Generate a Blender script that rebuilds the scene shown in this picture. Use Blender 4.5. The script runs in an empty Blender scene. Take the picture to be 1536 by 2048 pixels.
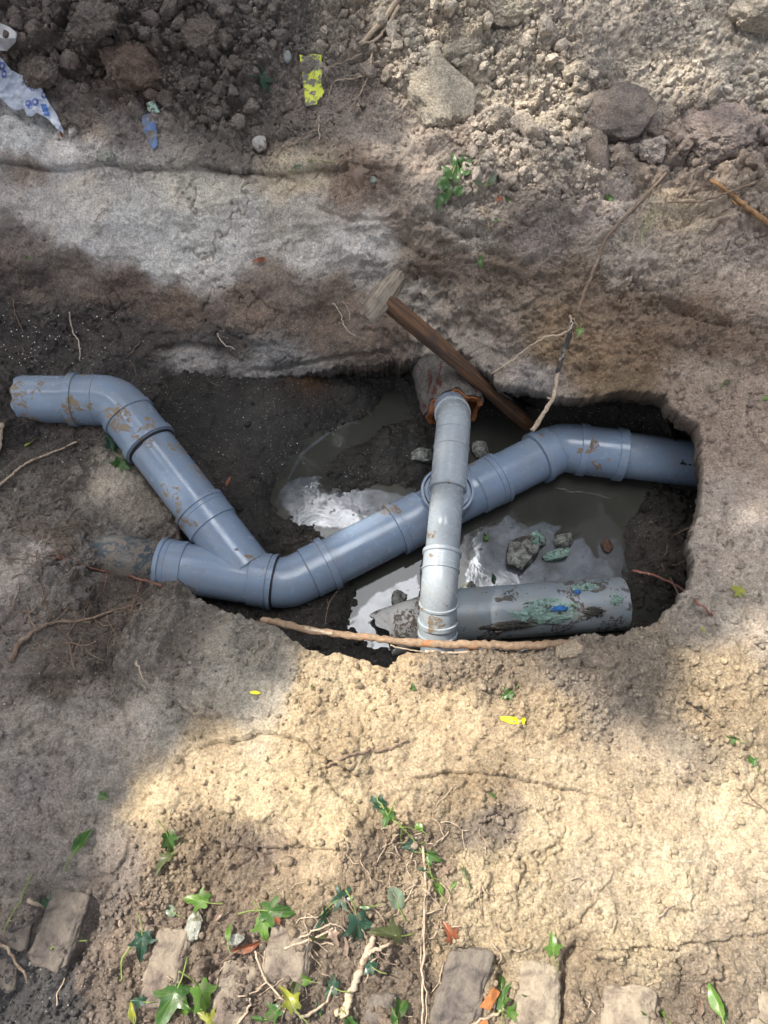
import bpy, math, random, time
import numpy as np
from mathutils import Vector, Matrix
T0 = time.time()
SC = bpy.context.scene
COL = SC.collection
random.seed(7)
RNG = np.random.RandomState(7)

# ------------------------------------------------------------------ camera
CAMH = 1.5
TH = math.radians(24.0)
CT, ST = math.cos(TH), math.sin(TH)
cam_d = bpy.data.cameras.new('camera')
cam = bpy.data.objects.new('camera', cam_d)
COL.objects.link(cam)
cam.location = (0, 0, CAMH)
cam.rotation_euler = (TH, 0, 0)
cam_d.sensor_fit = 'HORIZONTAL'
cam_d.sensor_width = 36
cam_d.lens = 36
cam_d.clip_start = 0.02
cam_d.clip_end = 500
SC.camera = cam
SC.render.resolution_x = 768
SC.render.resolution_y = 1024

# ------------------------------------------------------------------ world + sun
SUN = Vector((-0.50, 0.24, 0.80)).normalized()      # towards the sun
sun_el = math.asin(SUN.z)
w = bpy.data.worlds.new("World")
SC.world = w
w.use_nodes = True
nt = w.node_tree
bg = nt.nodes['Background']
sky = nt.nodes.new('ShaderNodeTexSky')
sky.sky_type = 'NISHITA'
sky.sun_disc = False
sky.sun_elevation = sun_el
sky.sun_rotation = math.atan2(SUN.x, SUN.y)
sky.air_density = 1.0
sky.dust_density = 4.0
sky.ozone_density = 1.0
hsv = nt.nodes.new('ShaderNodeHueSaturation'); hsv.inputs['Saturation'].default_value = 0.42
nt.links.new(sky.outputs[0], hsv.inputs['Color'])
# bright cloud patch added to the sky for highlights on pipes and water
tcw = nt.nodes.new('ShaderNodeTexCoord')
dv_ = nt.nodes.new('ShaderNodeVectorMath'); dv_.operation = 'DISTANCE'
dv_.inputs[1].default_value = Vector((-0.05, 0.18, 0.98)).normalized()
nt.links.new(tcw.outputs['Generated'], dv_.inputs[0])
nz = nt.nodes.new('ShaderNodeTexNoise'); nz.inputs['Scale'].default_value = 4.5; nz.inputs['Detail'].default_value = 6
nt.links.new(tcw.outputs['Generated'], nz.inputs['Vector'])
ad = nt.nodes.new('ShaderNodeMath'); ad.operation = 'MULTIPLY_ADD'; ad.inputs[1].default_value = 0.55
nt.links.new(nz.outputs['Fac'], ad.inputs[0]); nt.links.new(dv_.outputs['Value'], ad.inputs[2])
mr = nt.nodes.new('ShaderNodeMapRange'); mr.interpolation_type = 'SMOOTHSTEP'
mr.inputs['From Min'].default_value = 0.58; mr.inputs['From Max'].default_value = 0.53; mr.inputs['To Min'].default_value = 0; mr.inputs['To Max'].default_value = 1
nt.links.new(ad.outputs[0], mr.inputs[0])
mxw = nt.nodes.new('ShaderNodeMix'); mxw.data_type = 'RGBA'
nt.links.new(mr.outputs[0], mxw.inputs[0]); nt.links.new(hsv.outputs[0], mxw.inputs[6]); mxw.inputs[7].default_value = (42, 43, 45, 1)
nt.links.new(mxw.outputs[2], bg.inputs[0])
bg.inputs[1].default_value = 0.15
sl = bpy.data.lights.new('sun', 'SUN')
sl.energy = 4.7
sl.angle = math.radians(0.5)
sl.color = (1.0, 0.94, 0.84)
so = bpy.data.objects.new('sun', sl)
COL.objects.link(so)
so.rotation_euler = (-SUN).to_track_quat('-Z', 'Y').to_euler()
so.location = SUN * 30
SC.view_settings.view_transform = 'Standard'
SC.view_settings.look = 'None'
SC.view_settings.gamma = 1
SC.view_settings.exposure = 0.60
SC.render.engine = 'CYCLES'

# ------------------------------------------------------------------ helpers
def ray(px, py):
    a = (px - 768) / 1536.0
    b = -(py - 1024) / 1536.0
    return Vector((a, b * CT + ST, b * ST - CT))

def P(px, py, z):
    d = ray(px, py)
    t = (z - CAMH) / d.z
    return Vector((d.x * t, d.y * t, z))

def tag(o, label=None, cat=None, group=None, kind=None):
    if label: o['label'] = label
    if cat: o['category'] = cat
    if group: o['group'] = group
    if kind: o['kind'] = kind
    return o

def empty(name, loc, label, cat, group=None):
    o = bpy.data.objects.new(name, None)
    COL.objects.link(o)
    o.location = loc
    o.empty_display_size = 0.05
    tag(o, label, cat, group)
    return o

def link(me, name, mat, parent=None, smooth=True, sharp=None):
    me.materials.append(mat)
    if smooth:
        me.polygons.foreach_set('use_smooth', np.ones(len(me.polygons), dtype=bool))
        if sharp: me.set_sharp_from_angle(angle=math.radians(sharp))
    o = bpy.data.objects.new(name, me)
    COL.objects.link(o)
    if parent:
        o.parent = parent
    return o

def mesh(name, verts, faces, mat, parent=None, smooth=True, sharp=None, origin=None, col=None):
    """verts in world coordinates; with a parent they become relative to it"""
    v = np.array([tuple(p) for p in verts], dtype=float) if not isinstance(verts, np.ndarray) else verts.copy()
    off = None
    if parent is not None:
        off = np.array(parent.matrix_basis.translation if parent.parent is None else Vector((0, 0, 0)))
        if parent.parent is not None: off = np.array(parent.parent.matrix_basis.translation)
    elif origin is not None:
        off = np.array(origin)
    if off is not None: v = v - off
    me = bpy.data.meshes.new(name)
    me.from_pydata([tuple(p) for p in v], [], [tuple(int(i) for i in f) for f in faces])
    me.update()
    if col is not None:
        a = me.color_attributes.new('Col', 'FLOAT_COLOR', 'POINT')
        c = np.ones((len(v), 4), dtype=np.float32); c[:, :3] = col
        a.data.foreach_set('color', c.ravel())
    o = link(me, name, mat, parent, smooth, sharp)
    if parent is None and origin is not None: o.location = origin
    return o

def np_mesh(name, V, F, mat, cols=None, wet=None):
    """big meshes straight from arrays; F is (n,3) or (n,4)"""
    me = bpy.data.meshes.new(name)
    k = F.shape[1]
    me.vertices.add(len(V)); me.vertices.foreach_set('co', V.astype(np.float32).ravel())
    me.loops.add(F.size); me.loops.foreach_set('vertex_index', F.astype(np.int32).ravel())
    me.polygons.add(len(F))
    me.polygons.foreach_set('loop_start', np.arange(0, F.size, k, dtype=np.int32))
    me.polygons.foreach_set('loop_total', np.full(len(F), k, dtype=np.int32))
    me.update(calc_edges=True); me.validate()
    if cols is not None:
        a = me.color_attributes.new('Col', 'FLOAT_COLOR', 'POINT')
        c = np.ones((len(V), 4), dtype=np.float32); c[:, :3] = cols
        a.data.foreach_set('color', c.ravel())
    if wet is not None:
        a = me.attributes.new('wet', 'FLOAT', 'POINT')
        a.data.foreach_set('value', wet.astype(np.float32))
    return link(me, name, mat)

def lin(c):
    c = np.array(c, dtype=float) / 255.0
    return np.where(c <= 0.04045, c / 12.92, ((c + 0.055) / 1.055) ** 2.4)

# ------------------------------------------------------------------ numpy noise
_g = RNG.normal(size=(256, 3)); _g /= np.linalg.norm(_g, axis=1)[:, None]
_p = RNG.permutation(256).astype(np.int64); _p = np.concatenate([_p, _p, _p])
_rnd = RNG.rand(256, 4)

def perlin(x, y, z):
    xi = np.floor(x).astype(np.int64); yi = np.floor(y).astype(np.int64); zi = np.floor(z).astype(np.int64)
    xf = x - xi; yf = y - yi; zf = z - zi
    u = xf * xf * xf * (xf * (xf * 6 - 15) + 10); v = yf * yf * yf * (yf * (yf * 6 - 15) + 10); s = zf * zf * zf * (zf * (zf * 6 - 15) + 10)
    def g(a, b, c):
        h = _p[_p[_p[(xi + a) & 255] + ((yi + b) & 255)] + ((zi + c) & 255)]
        G = _g[h]
        return G[:, 0] * (xf - a) + G[:, 1] * (yf - b) + G[:, 2] * (zf - c)
    def L(a, b, t): return a + t * (b - a)
    return L(L(L(g(0,0,0), g(1,0,0), u), L(g(0,1,0), g(1,1,0), u), v), L(L(g(0,0,1), g(1,0,1), u), L(g(0,1,1), g(1,1,1), u), v), s) * 1.6

def fbm(p, freq, octs=4, gain=0.5, seed=0, ridge=False):
    out = np.zeros(len(p)); a = 1.0; tot = 0
    for i in range(octs):
        f = freq * 2.03 ** i
        n = perlin(p[:, 0] * f + seed * 7.3 + i * 3.1, p[:, 1] * f + seed * 3.7 + i * 1.7, p[:, 2] * f + seed + i)
        if ridge: n = 1 - 2 * np.abs(n)
        out += a * n; tot += a; a *= gain
    return out / tot

def domes(qx, qy, size, seed, fill=0.7, elong=0.0):
    """union of rounded lumps, one per jittered cell; returns height in metres"""
    x = qx / size + seed * 13.7; y = qy / size + seed * 5.1
    xi = np.floor(x).astype(np.int64); yi = np.floor(y).astype(np.int64)
    out = np.zeros(len(qx))
    for a in (-1, 0, 1):
        for b in (-1, 0, 1):
            h = _p[_p[(xi + a) & 255] + ((yi + b + seed * 31) & 255)]
            R = _rnd[h]
            R2 = _rnd[(h * 7 + 13) & 255]
            dx = x - (xi + a + R[:, 0]); dy = y - (yi + b + R[:, 1])
            ang = R2[:, 0] * 6.28; st = 1 + 0.7 * R2[:, 1]
            ca = np.cos(ang); sa = np.sin(ang)
            ex = (dx * ca + dy * sa) * st; ey = (-dx * sa + dy * ca)
            rad = 0.25 + 0.55 * R[:, 2] ** 1.5
            d2 = (ex * ex + ey * ey) / (rad * rad)
            tilt = (ex * (R2[:, 3] - .5) + ey * (R[:, 3] * 1.4 - .5)) * 1.1
            hh = np.where(d2 < 1, np.clip(np.sqrt(np.clip(1 - d2, 0, 1)) * 1.5 * rad, 0, rad * .85) * (0.5 + 0.6 * R2[:, 2]) + tilt * np.sqrt(np.clip(1 - d2, 0, 1)), 0)
            hh = np.where(R[:, 3] < fill, hh, 0)
            out = np.maximum(out, hh)
    return out * size

def idw(cx, cv, pts, power=3.0, eps=0.02):
    out = np.zeros((len(pts), cv.shape[1]))
    for s in range(0, len(pts), 60000):
        q = pts[s:s + 60000]
        d2 = (q[:, 0][:, None] - cx[:, 0][None]) ** 2 + (q[:, 1][:, None] - cx[:, 1][None]) ** 2 + eps * eps
        wt = d2 ** (-power / 2 - 0.5)
        out[s:s + 60000] = (wt @ cv) / wt.sum(1)[:, None]
    return out

class RBF:
    def __init__(s, ctrl, c=0.03, reg=1e-3):
        s.X = np.array([[p[0], p[1]] for p in ctrl]); z = np.array([p[2] for p in ctrl]); s.c = c
        n = len(s.X)
        d = np.sqrt(((s.X[:, None] - s.X[None]) ** 2).sum(2) + c * c)
        A = np.zeros((n + 3, n + 3)); A[:n, :n] = d - np.eye(n) * reg * -1 * -1
        A[:n, n] = 1; A[:n, n + 1:] = s.X; A[n, :n] = 1; A[n + 1:, :n] = s.X.T
        b = np.zeros(n + 3); b[:n] = z
        s.w = np.linalg.solve(A, b)
    def __call__(s, x, y):
        out = np.zeros(len(x))
        for k in range(0, len(x), 60000):
            a = x[k:k + 60000]; b = y[k:k + 60000]
            d = np.sqrt((a[:, None] - s.X[:, 0][None]) ** 2 + (b[:, None] - s.X[:, 1][None]) ** 2 + s.c ** 2)
            out[k:k + 60000] = d @ s.w[:-3] + s.w[-3] + s.w[-2] * a + s.w[-1] * b
        return out

# ------------------------------------------------------------------ node materials
def new_mat(name):
    m = bpy.data.materials.new(name); m.use_nodes = True
    n = m.node_tree.nodes; l = m.node_tree.links
    return m, n, l, n['Principled BSDF']

def N(n, t, **kw):
    o = n.new(t)
    for k, v in kw.items():
        if k in o.inputs: o.inputs[k].default_value = v
        else: setattr(o, k, v)
    return o

def noise(n, l, vec, scale, detail=4, rough=0.55, dist=0.0):
    t = N(n, 'ShaderNodeTexNoise', Scale=scale, Detail=detail, Roughness=rough, Distortion=dist)
    l.new(vec, t.inputs['Vector']); return t.outputs['Fac']

def ramp(n, l, src, stops):
    r = n.new('ShaderNodeValToRGB'); e = r.color_ramp.elements
    while len(e) < len(stops): e.new(0.5)
    for i, (p, c) in enumerate(stops):
        e[i].position = p; e[i].color = (c, c, c, 1) if isinstance(c, (int, float)) else (*c, 1)
    l.new(src, r.inputs[0]); return r.outputs[0]

def mixc(n, l, fac, a, b, mode='MIX'):
    m = n.new('ShaderNodeMix'); m.data_type = 'RGBA'; m.blend_type = mode
    for i, v in ((0, fac), (6, a), (7, b)):
        if isinstance(v, (int, float)): m.inputs[i].default_value = v
        elif isinstance(v, (tuple, list)): m.inputs[i].default_value = (*v, 1)
        else: l.new(v, m.inputs[i])
    return m.outputs[2]

def bump(n, l, h, strength, dist, prev=None):
    b = N(n, 'ShaderNodeBump', Strength=strength, Distance=dist)
    l.new(h, b.inputs['Height'])
    if prev: l.new(prev, b.inputs['Normal'])
    return b.outputs[0]

def soil_mat(name, wetty=False):
    m, n, l, b = new_mat(name)
    tc = n.new('ShaderNodeNewGeometry').outputs['Position']
    a = n.new('ShaderNodeAttribute'); a.attribute_name = 'Col'
    c = a.outputs['Color']
    c = mixc(n, l, 1.0, c, ramp(n, l, noise(n, l, tc, 38, 9, 0.72, 0.6), [(0.3, 0.62), (0.5, 1.0), (0.7, 1.3)]), 'MULTIPLY')
    c = mixc(n, l, 1.0, c, ramp(n, l, noise(n, l, tc, 230, 4, 0.75), [(0.32, 0.55), (0.5, 1.0), (0.7, 1.5)]), 'MULTIPLY')
    # warm / cool drift
    c = mixc(n, l, ramp(n, l, noise(n, l, tc, 14, 5, 0.6), [(0.42, 0.0), (0.62, 0.3)]), c, mixc(n, l, 1.0, c, (1.08, 0.98, 0.88), 'MULTIPLY'))
    # single pale grains and dark grains
    v = N(n, 'ShaderNodeTexVoronoi', Scale=330.0); l.new(tc, v.inputs['Vector'])
    sep = n.new('ShaderNodeSeparateColor'); l.new(v.outputs['Color'], sep.inputs[0])
    gr = n.new('ShaderNodeMath'); gr.operation = 'MULTIPLY'
    l.new(ramp(n, l, sep.outputs[0], [(0.955, 0.0), (0.965, 1.0)]), gr.inputs[0])
    l.new(ramp(n, l, v.outputs['Distance'], [(0.25, 1.0), (0.4, 0.0)]), gr.inputs[1])
    c = mixc(n, l, gr.outputs[0], c, (0.42, 0.40, 0.36))
    l.new(c, b.inputs['Base Color'])
    if wetty:
        wa = n.new('ShaderNodeAttribute'); wa.attribute_name = 'wet'
        mm = N(n, 'ShaderNodeMapRange'); l.new(wa.outputs['Fac'], mm.inputs[0])
        mm.inputs['To Min'].default_value = 0.92; mm.inputs['To Max'].default_value = 0.22
        l.new(mm.outputs[0], b.inputs['Roughness'])
    else:
        b.inputs['Roughness'].default_value = 0.93
    b.inputs['Specular IOR Level'].default_value = 0.35
    vg = N(n, 'ShaderNodeTexVoronoi', Scale=150.0); vg.inputs['Randomness'].default_value = 1.0
    wv = n.new('ShaderNodeVectorMath'); wv.operation = 'MULTIPLY_ADD'; wv.inputs[1].default_value = (.006, .006, .006)
    nzc = N(n, 'ShaderNodeTexNoise', Scale=220.0, Detail=3.0); l.new(tc, nzc.inputs['Vector'])
    l.new(nzc.outputs['Color'], wv.inputs[0]); l.new(tc, wv.inputs[2]); l.new(wv.outputs[0], vg.inputs['Vector'])
    nb = bump(n, l, noise(n, l, tc, 110, 9, 0.78), 0.75, 0.007)
    nb = bump(n, l, ramp(n, l, vg.outputs['Distance'], [(0.1, 1.0), (0.75, 0.0)]), 0.5, 0.004, nb)
    nb = bump(n, l, noise(n, l, tc, 420, 4, 0.75), 0.85, 0.003, nb)
    if wetty:
        ra = n.new('ShaderNodeAttribute'); ra.attribute_name = 'rgh'
        for bn in [x_ for x_ in n if x_.bl_idname == 'ShaderNodeBump']:
            mu = n.new('ShaderNodeMath'); mu.operation = 'MULTIPLY'; mu.inputs[1].default_value = bn.inputs['Strength'].default_value * 1.15
            l.new(ra.outputs['Fac'], mu.inputs[0]); l.new(mu.outputs[0], bn.inputs['Strength'])
    l.new(nb, b.inputs['Normal'])
    return m

def simple_mat(name, base, rough=0.6, var=0.25, scale=60, bmp=0.3, bdist=0.002, second=None, sscale=12, spots=(0.5, 0.6), spec=0.4, metal=0):
    m, n, l, b = new_mat(name)
    tc = n.new('ShaderNodeTexCoord').outputs['Object']
    c = mixc(n, l, 1.0, base, ramp(n, l, noise(n, l, tc, scale, 6, 0.65), [(0.3, 1 - var), (0.7, 1 + var)]), 'MULTIPLY')
    if second:
        c = mixc(n, l, ramp(n, l, noise(n, l, tc, sscale, 6, 0.65, 0.5), [(spots[0], 0.0), (spots[1], 1.0)]), c, second)
    l.new(c, b.inputs['Base Color'])
    b.inputs['Roughness'].default_value = rough
    b.inputs['Specular IOR Level'].default_value = spec
    b.inputs['Metallic'].default_value = metal
    if bmp: l.new(bump(n, l, noise(n, l, tc, scale * 2, 6, 0.65), bmp, bdist), b.inputs['Normal'])
    return m

def pvc_mat(name, base, dirt=0.5, light=None, seed=0.0, rough=0.3, dcol=(0.13, 0.10, 0.07), dusty=0.25):
    m, n, l, b = new_mat(name)
    tcn = n.new('ShaderNodeTexCoord')
    mp = N(n, 'ShaderNodeMapping'); mp.inputs['Location'].default_value = (seed, seed * 2, seed * 3)
    l.new(tcn.outputs['Object'], mp.inputs['Vector']); tc = mp.outputs[0]
    c = mixc(n, l, 1.0, base, ramp(n, l, noise(n, l, tc, 9, 5, 0.6), [(0.3, 0.9), (0.7, 1.1)]), 'MULTIPLY')
    # dusty film
    film = ramp(n, l, noise(n, l, tc, 14, 9, 0.75, 1.2), [(0.44, 0.0), (0.70, dusty * 1.4)])
    c = mixc(n, l, film, c, (0.25, 0.225, 0.19))
    ms = N(n, 'ShaderNodeMapping'); ms.inputs['Rotation'].default_value = (.4, .3, .7 + seed); ms.inputs['Scale'].default_value = (18, 420, 420)
    l.new(tcn.outputs['Object'], ms.inputs['Vector'])
    scr = ramp(n, l, noise(n, l, ms.outputs[0], 1.0, 2, 0.5), [(0.70, 0.0), (0.74, 0.55)])
    c = mixc(n, l, scr, c, tuple(min(.6, v * 1.7) for v in base))
    # splashes of mud: blotches cut by finer noise, plus small specks
    big = ramp(n, l, noise(n, l, tc, 13, 3, 0.5, 0.3), [(0.70 - 0.16 * dirt, 0.0), (0.72 - 0.16 * dirt, 1.0)])
    cut = ramp(n, l, noise(n, l, tc, 75, 5, 0.6, 1.0), [(0.47, 0.0), (0.51, 1.0)])
    mm = n.new('ShaderNodeMath'); mm.operation = 'MULTIPLY'; l.new(big, mm.inputs[0]); l.new(cut, mm.inputs[1])
    sp = ramp(n, l, noise(n, l, tc, 170, 2, 0.5), [(0.735 - 0.05 * dirt, 0.0), (0.75 - 0.05 * dirt, 1.0)])
    mx = n.new('ShaderNodeMath'); mx.operation = 'MAXIMUM'; l.new(mm.outputs[0], mx.inputs[0]); l.new(sp, mx.inputs[1])
    mud = mx.outputs[0]
    dc = mixc(n, l, noise(n, l, tc, 60, 4), dcol, tuple(v * 1.9 for v in dcol))
    c = mixc(n, l, mud, c, dc)
    l.new(c, b.inputs['Base Color'])
    rr = mixc(n, l, mud, ramp(n, l, noise(n, l, tc, 40, 6, 0.7), [(0.3, rough - 0.06), (0.7, rough + 0.16)]), (0.8, 0.8, 0.8))
    l.new(rr, b.inputs['Roughness'])
    b.inputs['Specular IOR Level'].default_value = 0.5
    # fine scratches along random directions
    nb = bump(n, l, mud, 0.5, 0.0012)
    nb = bump(n, l, noise(n, l, tc, 30, 3, 0.5), 0.10, 0.003, nb)
    l.new(nb, b.inputs['Normal'])
    return m

M = {}
M['soil'] = soil_mat('soil', True)
M['crumb'] = soil_mat('crumb')
M['pvc'] = pvc_mat('pvc_grey', (0.195, 0.258, 0.352), 0.5, seed=1, rough=.17)
M['pvc_dirty'] = pvc_mat('pvc_grey_muddy', (0.200, 0.260, 0.345), 0.72, rough=.17, seed=3.3, dcol=(0.15, 0.115, 0.075))
M['pvc_light'] = pvc_mat('pvc_light', (0.295, 0.33, 0.36), 0.3, seed=5.2, rough=0.2, dusty=0.3)
M['pvc_old'] = pvc_mat('pvc_old', (0.18, 0.215, 0.245), 1.05, seed=8.1, rough=0.34, dcol=(0.05, 0.045, 0.04), dusty=0.5)
M['pvc_chip'] = pvc_mat('pvc_chip', (0.48, 0.47, 0.45), 1.1, seed=2.1, dcol=(0.09, 0.07, 0.05), dusty=0.7)
M['pvc_buried'] = pvc_mat('pvc_buried', (0.05, 0.07, 0.085), 1.6, seed=9.1, rough=0.5, dcol=(0.15, 0.125, 0.10), dusty=1.0)
M['rubber'] = simple_mat('rubber', (0.02, 0.02, 0.022), 0.6, bmp=0.1)
M['ink'] = simple_mat('ink', (0.012, 0.012, 0.014), 0.5, bmp=0)
M['clay_out'] = simple_mat('clay_crusted', (0.10, 0.090, 0.080), 0.9, 0.5, 90, 0.8, 0.004, second=(0.065, 0.022, 0.017), sscale=14, spots=(0.56, 0.6))
M['clay'] = simple_mat('terracotta', (0.27, 0.095, 0.03), 0.8, 0.35, 60, 0.4)
M['wood_grey'] = None
M['bark'] = simple_mat('bark', (0.28, 0.19, 0.12), 0.85, 0.4, 120, 0.8, 0.003, second=(0.40, 0.16, 0.06), sscale=18, spots=(0.6, 0.68))
M['bark_dark'] = simple_mat('bark_dark', (0.05, 0.045, 0.04), 0.85, 0.5, 150, 0.8, 0.003, second=(0.25, 0.23, 0.2), sscale=30, spots=(0.56, 0.62))
M['twig_pale'] = simple_mat('twig_pale', (0.42, 0.33, 0.24), 0.8, 0.35, 160, 0.6, 0.002, second=(0.2, 0.13, 0.085), sscale=45, spots=(0.55, 0.65))
M['twig_brown'] = simple_mat('twig_brown', (0.2, 0.14, 0.1), 0.85, 0.4, 160, 0.6, 0.002, second=(0.33, 0.26, 0.19), sscale=40, spots=(0.55, 0.65))
M['twig_red'] = simple_mat('twig_red', (0.24, 0.10, 0.075), 0.75, 0.35, 160, 0.5, 0.002, second=(0.42, 0.32, 0.25), sscale=60, spots=(0.55, 0.62))
M['root_white'] = simple_mat('root_white', (0.45, 0.38, 0.3), 0.8, 0.3, 160, 0.4)
M['stem_green'] = simple_mat('stem_green', (0.18, 0.24, 0.06), 0.6, 0.25, 120, 0.2)
M['foam'] = simple_mat('foam', (0.75, 0.77, 0.78), 0.6, 0.05, 100, 0.1)
M['blue'] = simple_mat('blue_paint', (0.02, 0.10, 0.29), 0.5, 0.4, 120, 0.3)
M['stone'] = simple_mat('stone', (0.42, 0.39, 0.36), 0.85, 0.3, 90, 0.7, second=(0.2, 0.13, 0.10), sscale=40, spots=(0.52, 0.6))
M['pebble'] = simple_mat('pebble', (0.24, 0.25, 0.24), 0.6, 0.2, 60, 0.2)
M['rust_leaf'] = simple_mat('rust_leaf', (0.32, 0.10, 0.045), 0.7, 0.4, 90, 0.5)

# two-tone wood for the tool handle (object space, grain along local X)
def wood_mat(name, c1, c2, c3, sc=1.0):
    m, n, l, b = new_mat(name)
    tcn = n.new('ShaderNodeTexCoord')
    mp = N(n, 'ShaderNodeMapping'); mp.inputs['Scale'].default_value = (5, 150, 150)
    l.new(tcn.outputs['Object'], mp.inputs['Vector']); g = mp.outputs[0]
    gn = noise(n, l, g, 1.0, 6, 0.6, 0.6)
    c = mixc(n, l, ramp(n, l, gn, [(0.40, 0.0), (0.56, 1.0)]), c1, c2)
    c = mixc(n, l, ramp(n, l, noise(n, l, tcn.outputs['Object'], 11 * sc, 5, 0.65, 0.5), [(0.50, 0.0), (0.66, 0.75)]), c, c3)
    l.new(c, b.inputs['Base Color']); b.inputs['Roughness'].default_value = 0.62
    l.new(bump(n, l, gn, 0.8, 0.003), b.inputs['Normal'])
    return m
M['wood_grey'] = wood_mat('weathered_wood', (0.29, 0.24, 0.18), (0.10, 0.075, 0.055), (0.34, 0.29, 0.22))
M['wood_shaft'] = wood_mat('dark_shaft_wood', (0.20, 0.095, 0.042), (0.075, 0.043, 0.027), (0.05, 0.036, 0.03))

def leaf_mat(name, col, col2, vein=(0.3, 0.36, 0.2)):
    m, n, l, b = new_mat(name)
    a = n.new('ShaderNodeAttribute'); a.attribute_name = 'Col'
    tc = n.new('ShaderNodeTexCoord').outputs['Object']
    c = mixc(n, l, ramp(n, l, noise(n, l, tc, 45, 4, 0.6), [(0.35, 0.0), (0.65, 1.0)]), col, col2)
    c = mixc(n, l, a.outputs['Fac'], c, vein)
    c = mixc(n, l, ramp(n, l, noise(n, l, tc, 90, 5, 0.7), [(0.54, 0.0), (0.66, 0.7)]), c, (0.2, 0.17, 0.13))
    l.new(c, b.inputs['Base Color'])
    b.inputs['Roughness'].default_value = 0.33
    b.inputs['Specular IOR Level'].default_value = 0.5
    l.new(bump(n, l, noise(n, l, tc, 160, 4), 0.25, 0.001), b.inputs['Normal'])
    # light coming through the blade
    t = n.new('ShaderNodeBsdfTranslucent'); l.new(c, t.inputs['Color'])
    mx = n.new('ShaderNodeMixShader'); mx.inputs[0].default_value = 0.25
    out = n['Material Output']
    l.new(b.outputs[0], mx.inputs[1]); l.new(t.outputs[0], mx.inputs[2]); l.new(mx.outputs[0], out.inputs[0])
    return m
LM = {
 'dark': leaf_mat('ivy_dark', (0.018, 0.055, 0.035), (0.03, 0.085, 0.045), (0.10, 0.17, 0.10)),
 'mid': leaf_mat('ivy_mid', (0.035, 0.095, 0.02), (0.065, 0.145, 0.03), (0.2, 0.3, 0.08)),
 'bright': leaf_mat('ivy_bright', (0.085, 0.19, 0.025), (0.14, 0.26, 0.05), (0.32, 0.42, 0.12)),
 'pale': leaf_mat('ivy_pale', (0.17, 0.24, 0.15), (0.24, 0.3, 0.2), (0.35, 0.38, 0.28)),
 'yellow': leaf_mat('leaf_yellow', (0.32, 0.33, 0.03), (0.2, 0.22, 0.05), (0.4, 0.4, 0.1)),
 'olive': leaf_mat('leaf_olive', (0.07, 0.09, 0.03), (0.11, 0.12, 0.05), (0.18, 0.2, 0.1)),
 'dry': leaf_mat('leaf_dry', (0.24, 0.16, 0.11), (0.3, 0.22, 0.17), (0.35, 0.25, 0.18)),
 'rust': leaf_mat('leaf_rust', (0.30, 0.09, 0.035), (0.2, 0.07, 0.03), (0.4, 0.16, 0.08)),
}

# ------------------------------------------------------------------ GROUND: control points (photo px, height)
HOLE = [(340,752,-.33),(420,754,-.32),(560,748,-.30),(640,736,-.28),(720,723,-.26),(800,710,-.25),(840,703,-.235),
 (900,708,-.215),(950,722,-.19),(985,742,-.17),(1010,776,-.155),(1060,772,-.145),(1100,782,-.135),(1135,797,-.125),(1200,795,-.11),(1250,787,-.10),(1335,790,-.085),
 (1343,812,-.08),(1375,832,-.07),(1402,846,-.065),(1408,880,-.06),(1404,902,-.06),(1414,932,-.055),(1406,1000,-.05),(1382,1080,-.05),
 (1393,1130,-.05),(1386,1165,-.045),(1358,1205,-.04),(1325,1243,-.03),(1250,1272,-.02),(1150,1284,-.02),(1050,1300,-.012),(930,1304,-.01),
 (850,1308,-.01),(805,1308,-.01),(778,1333,-.01),(725,1326,-.01),(650,1310,-.015),(600,1290,-.02),(562,1262,-.035),(500,1240,-.10),(440,1225,-.2),
 (390,1200,-.31),(358,1100,-.37),(355,950,-.37),(340,850,-.36)]
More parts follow.
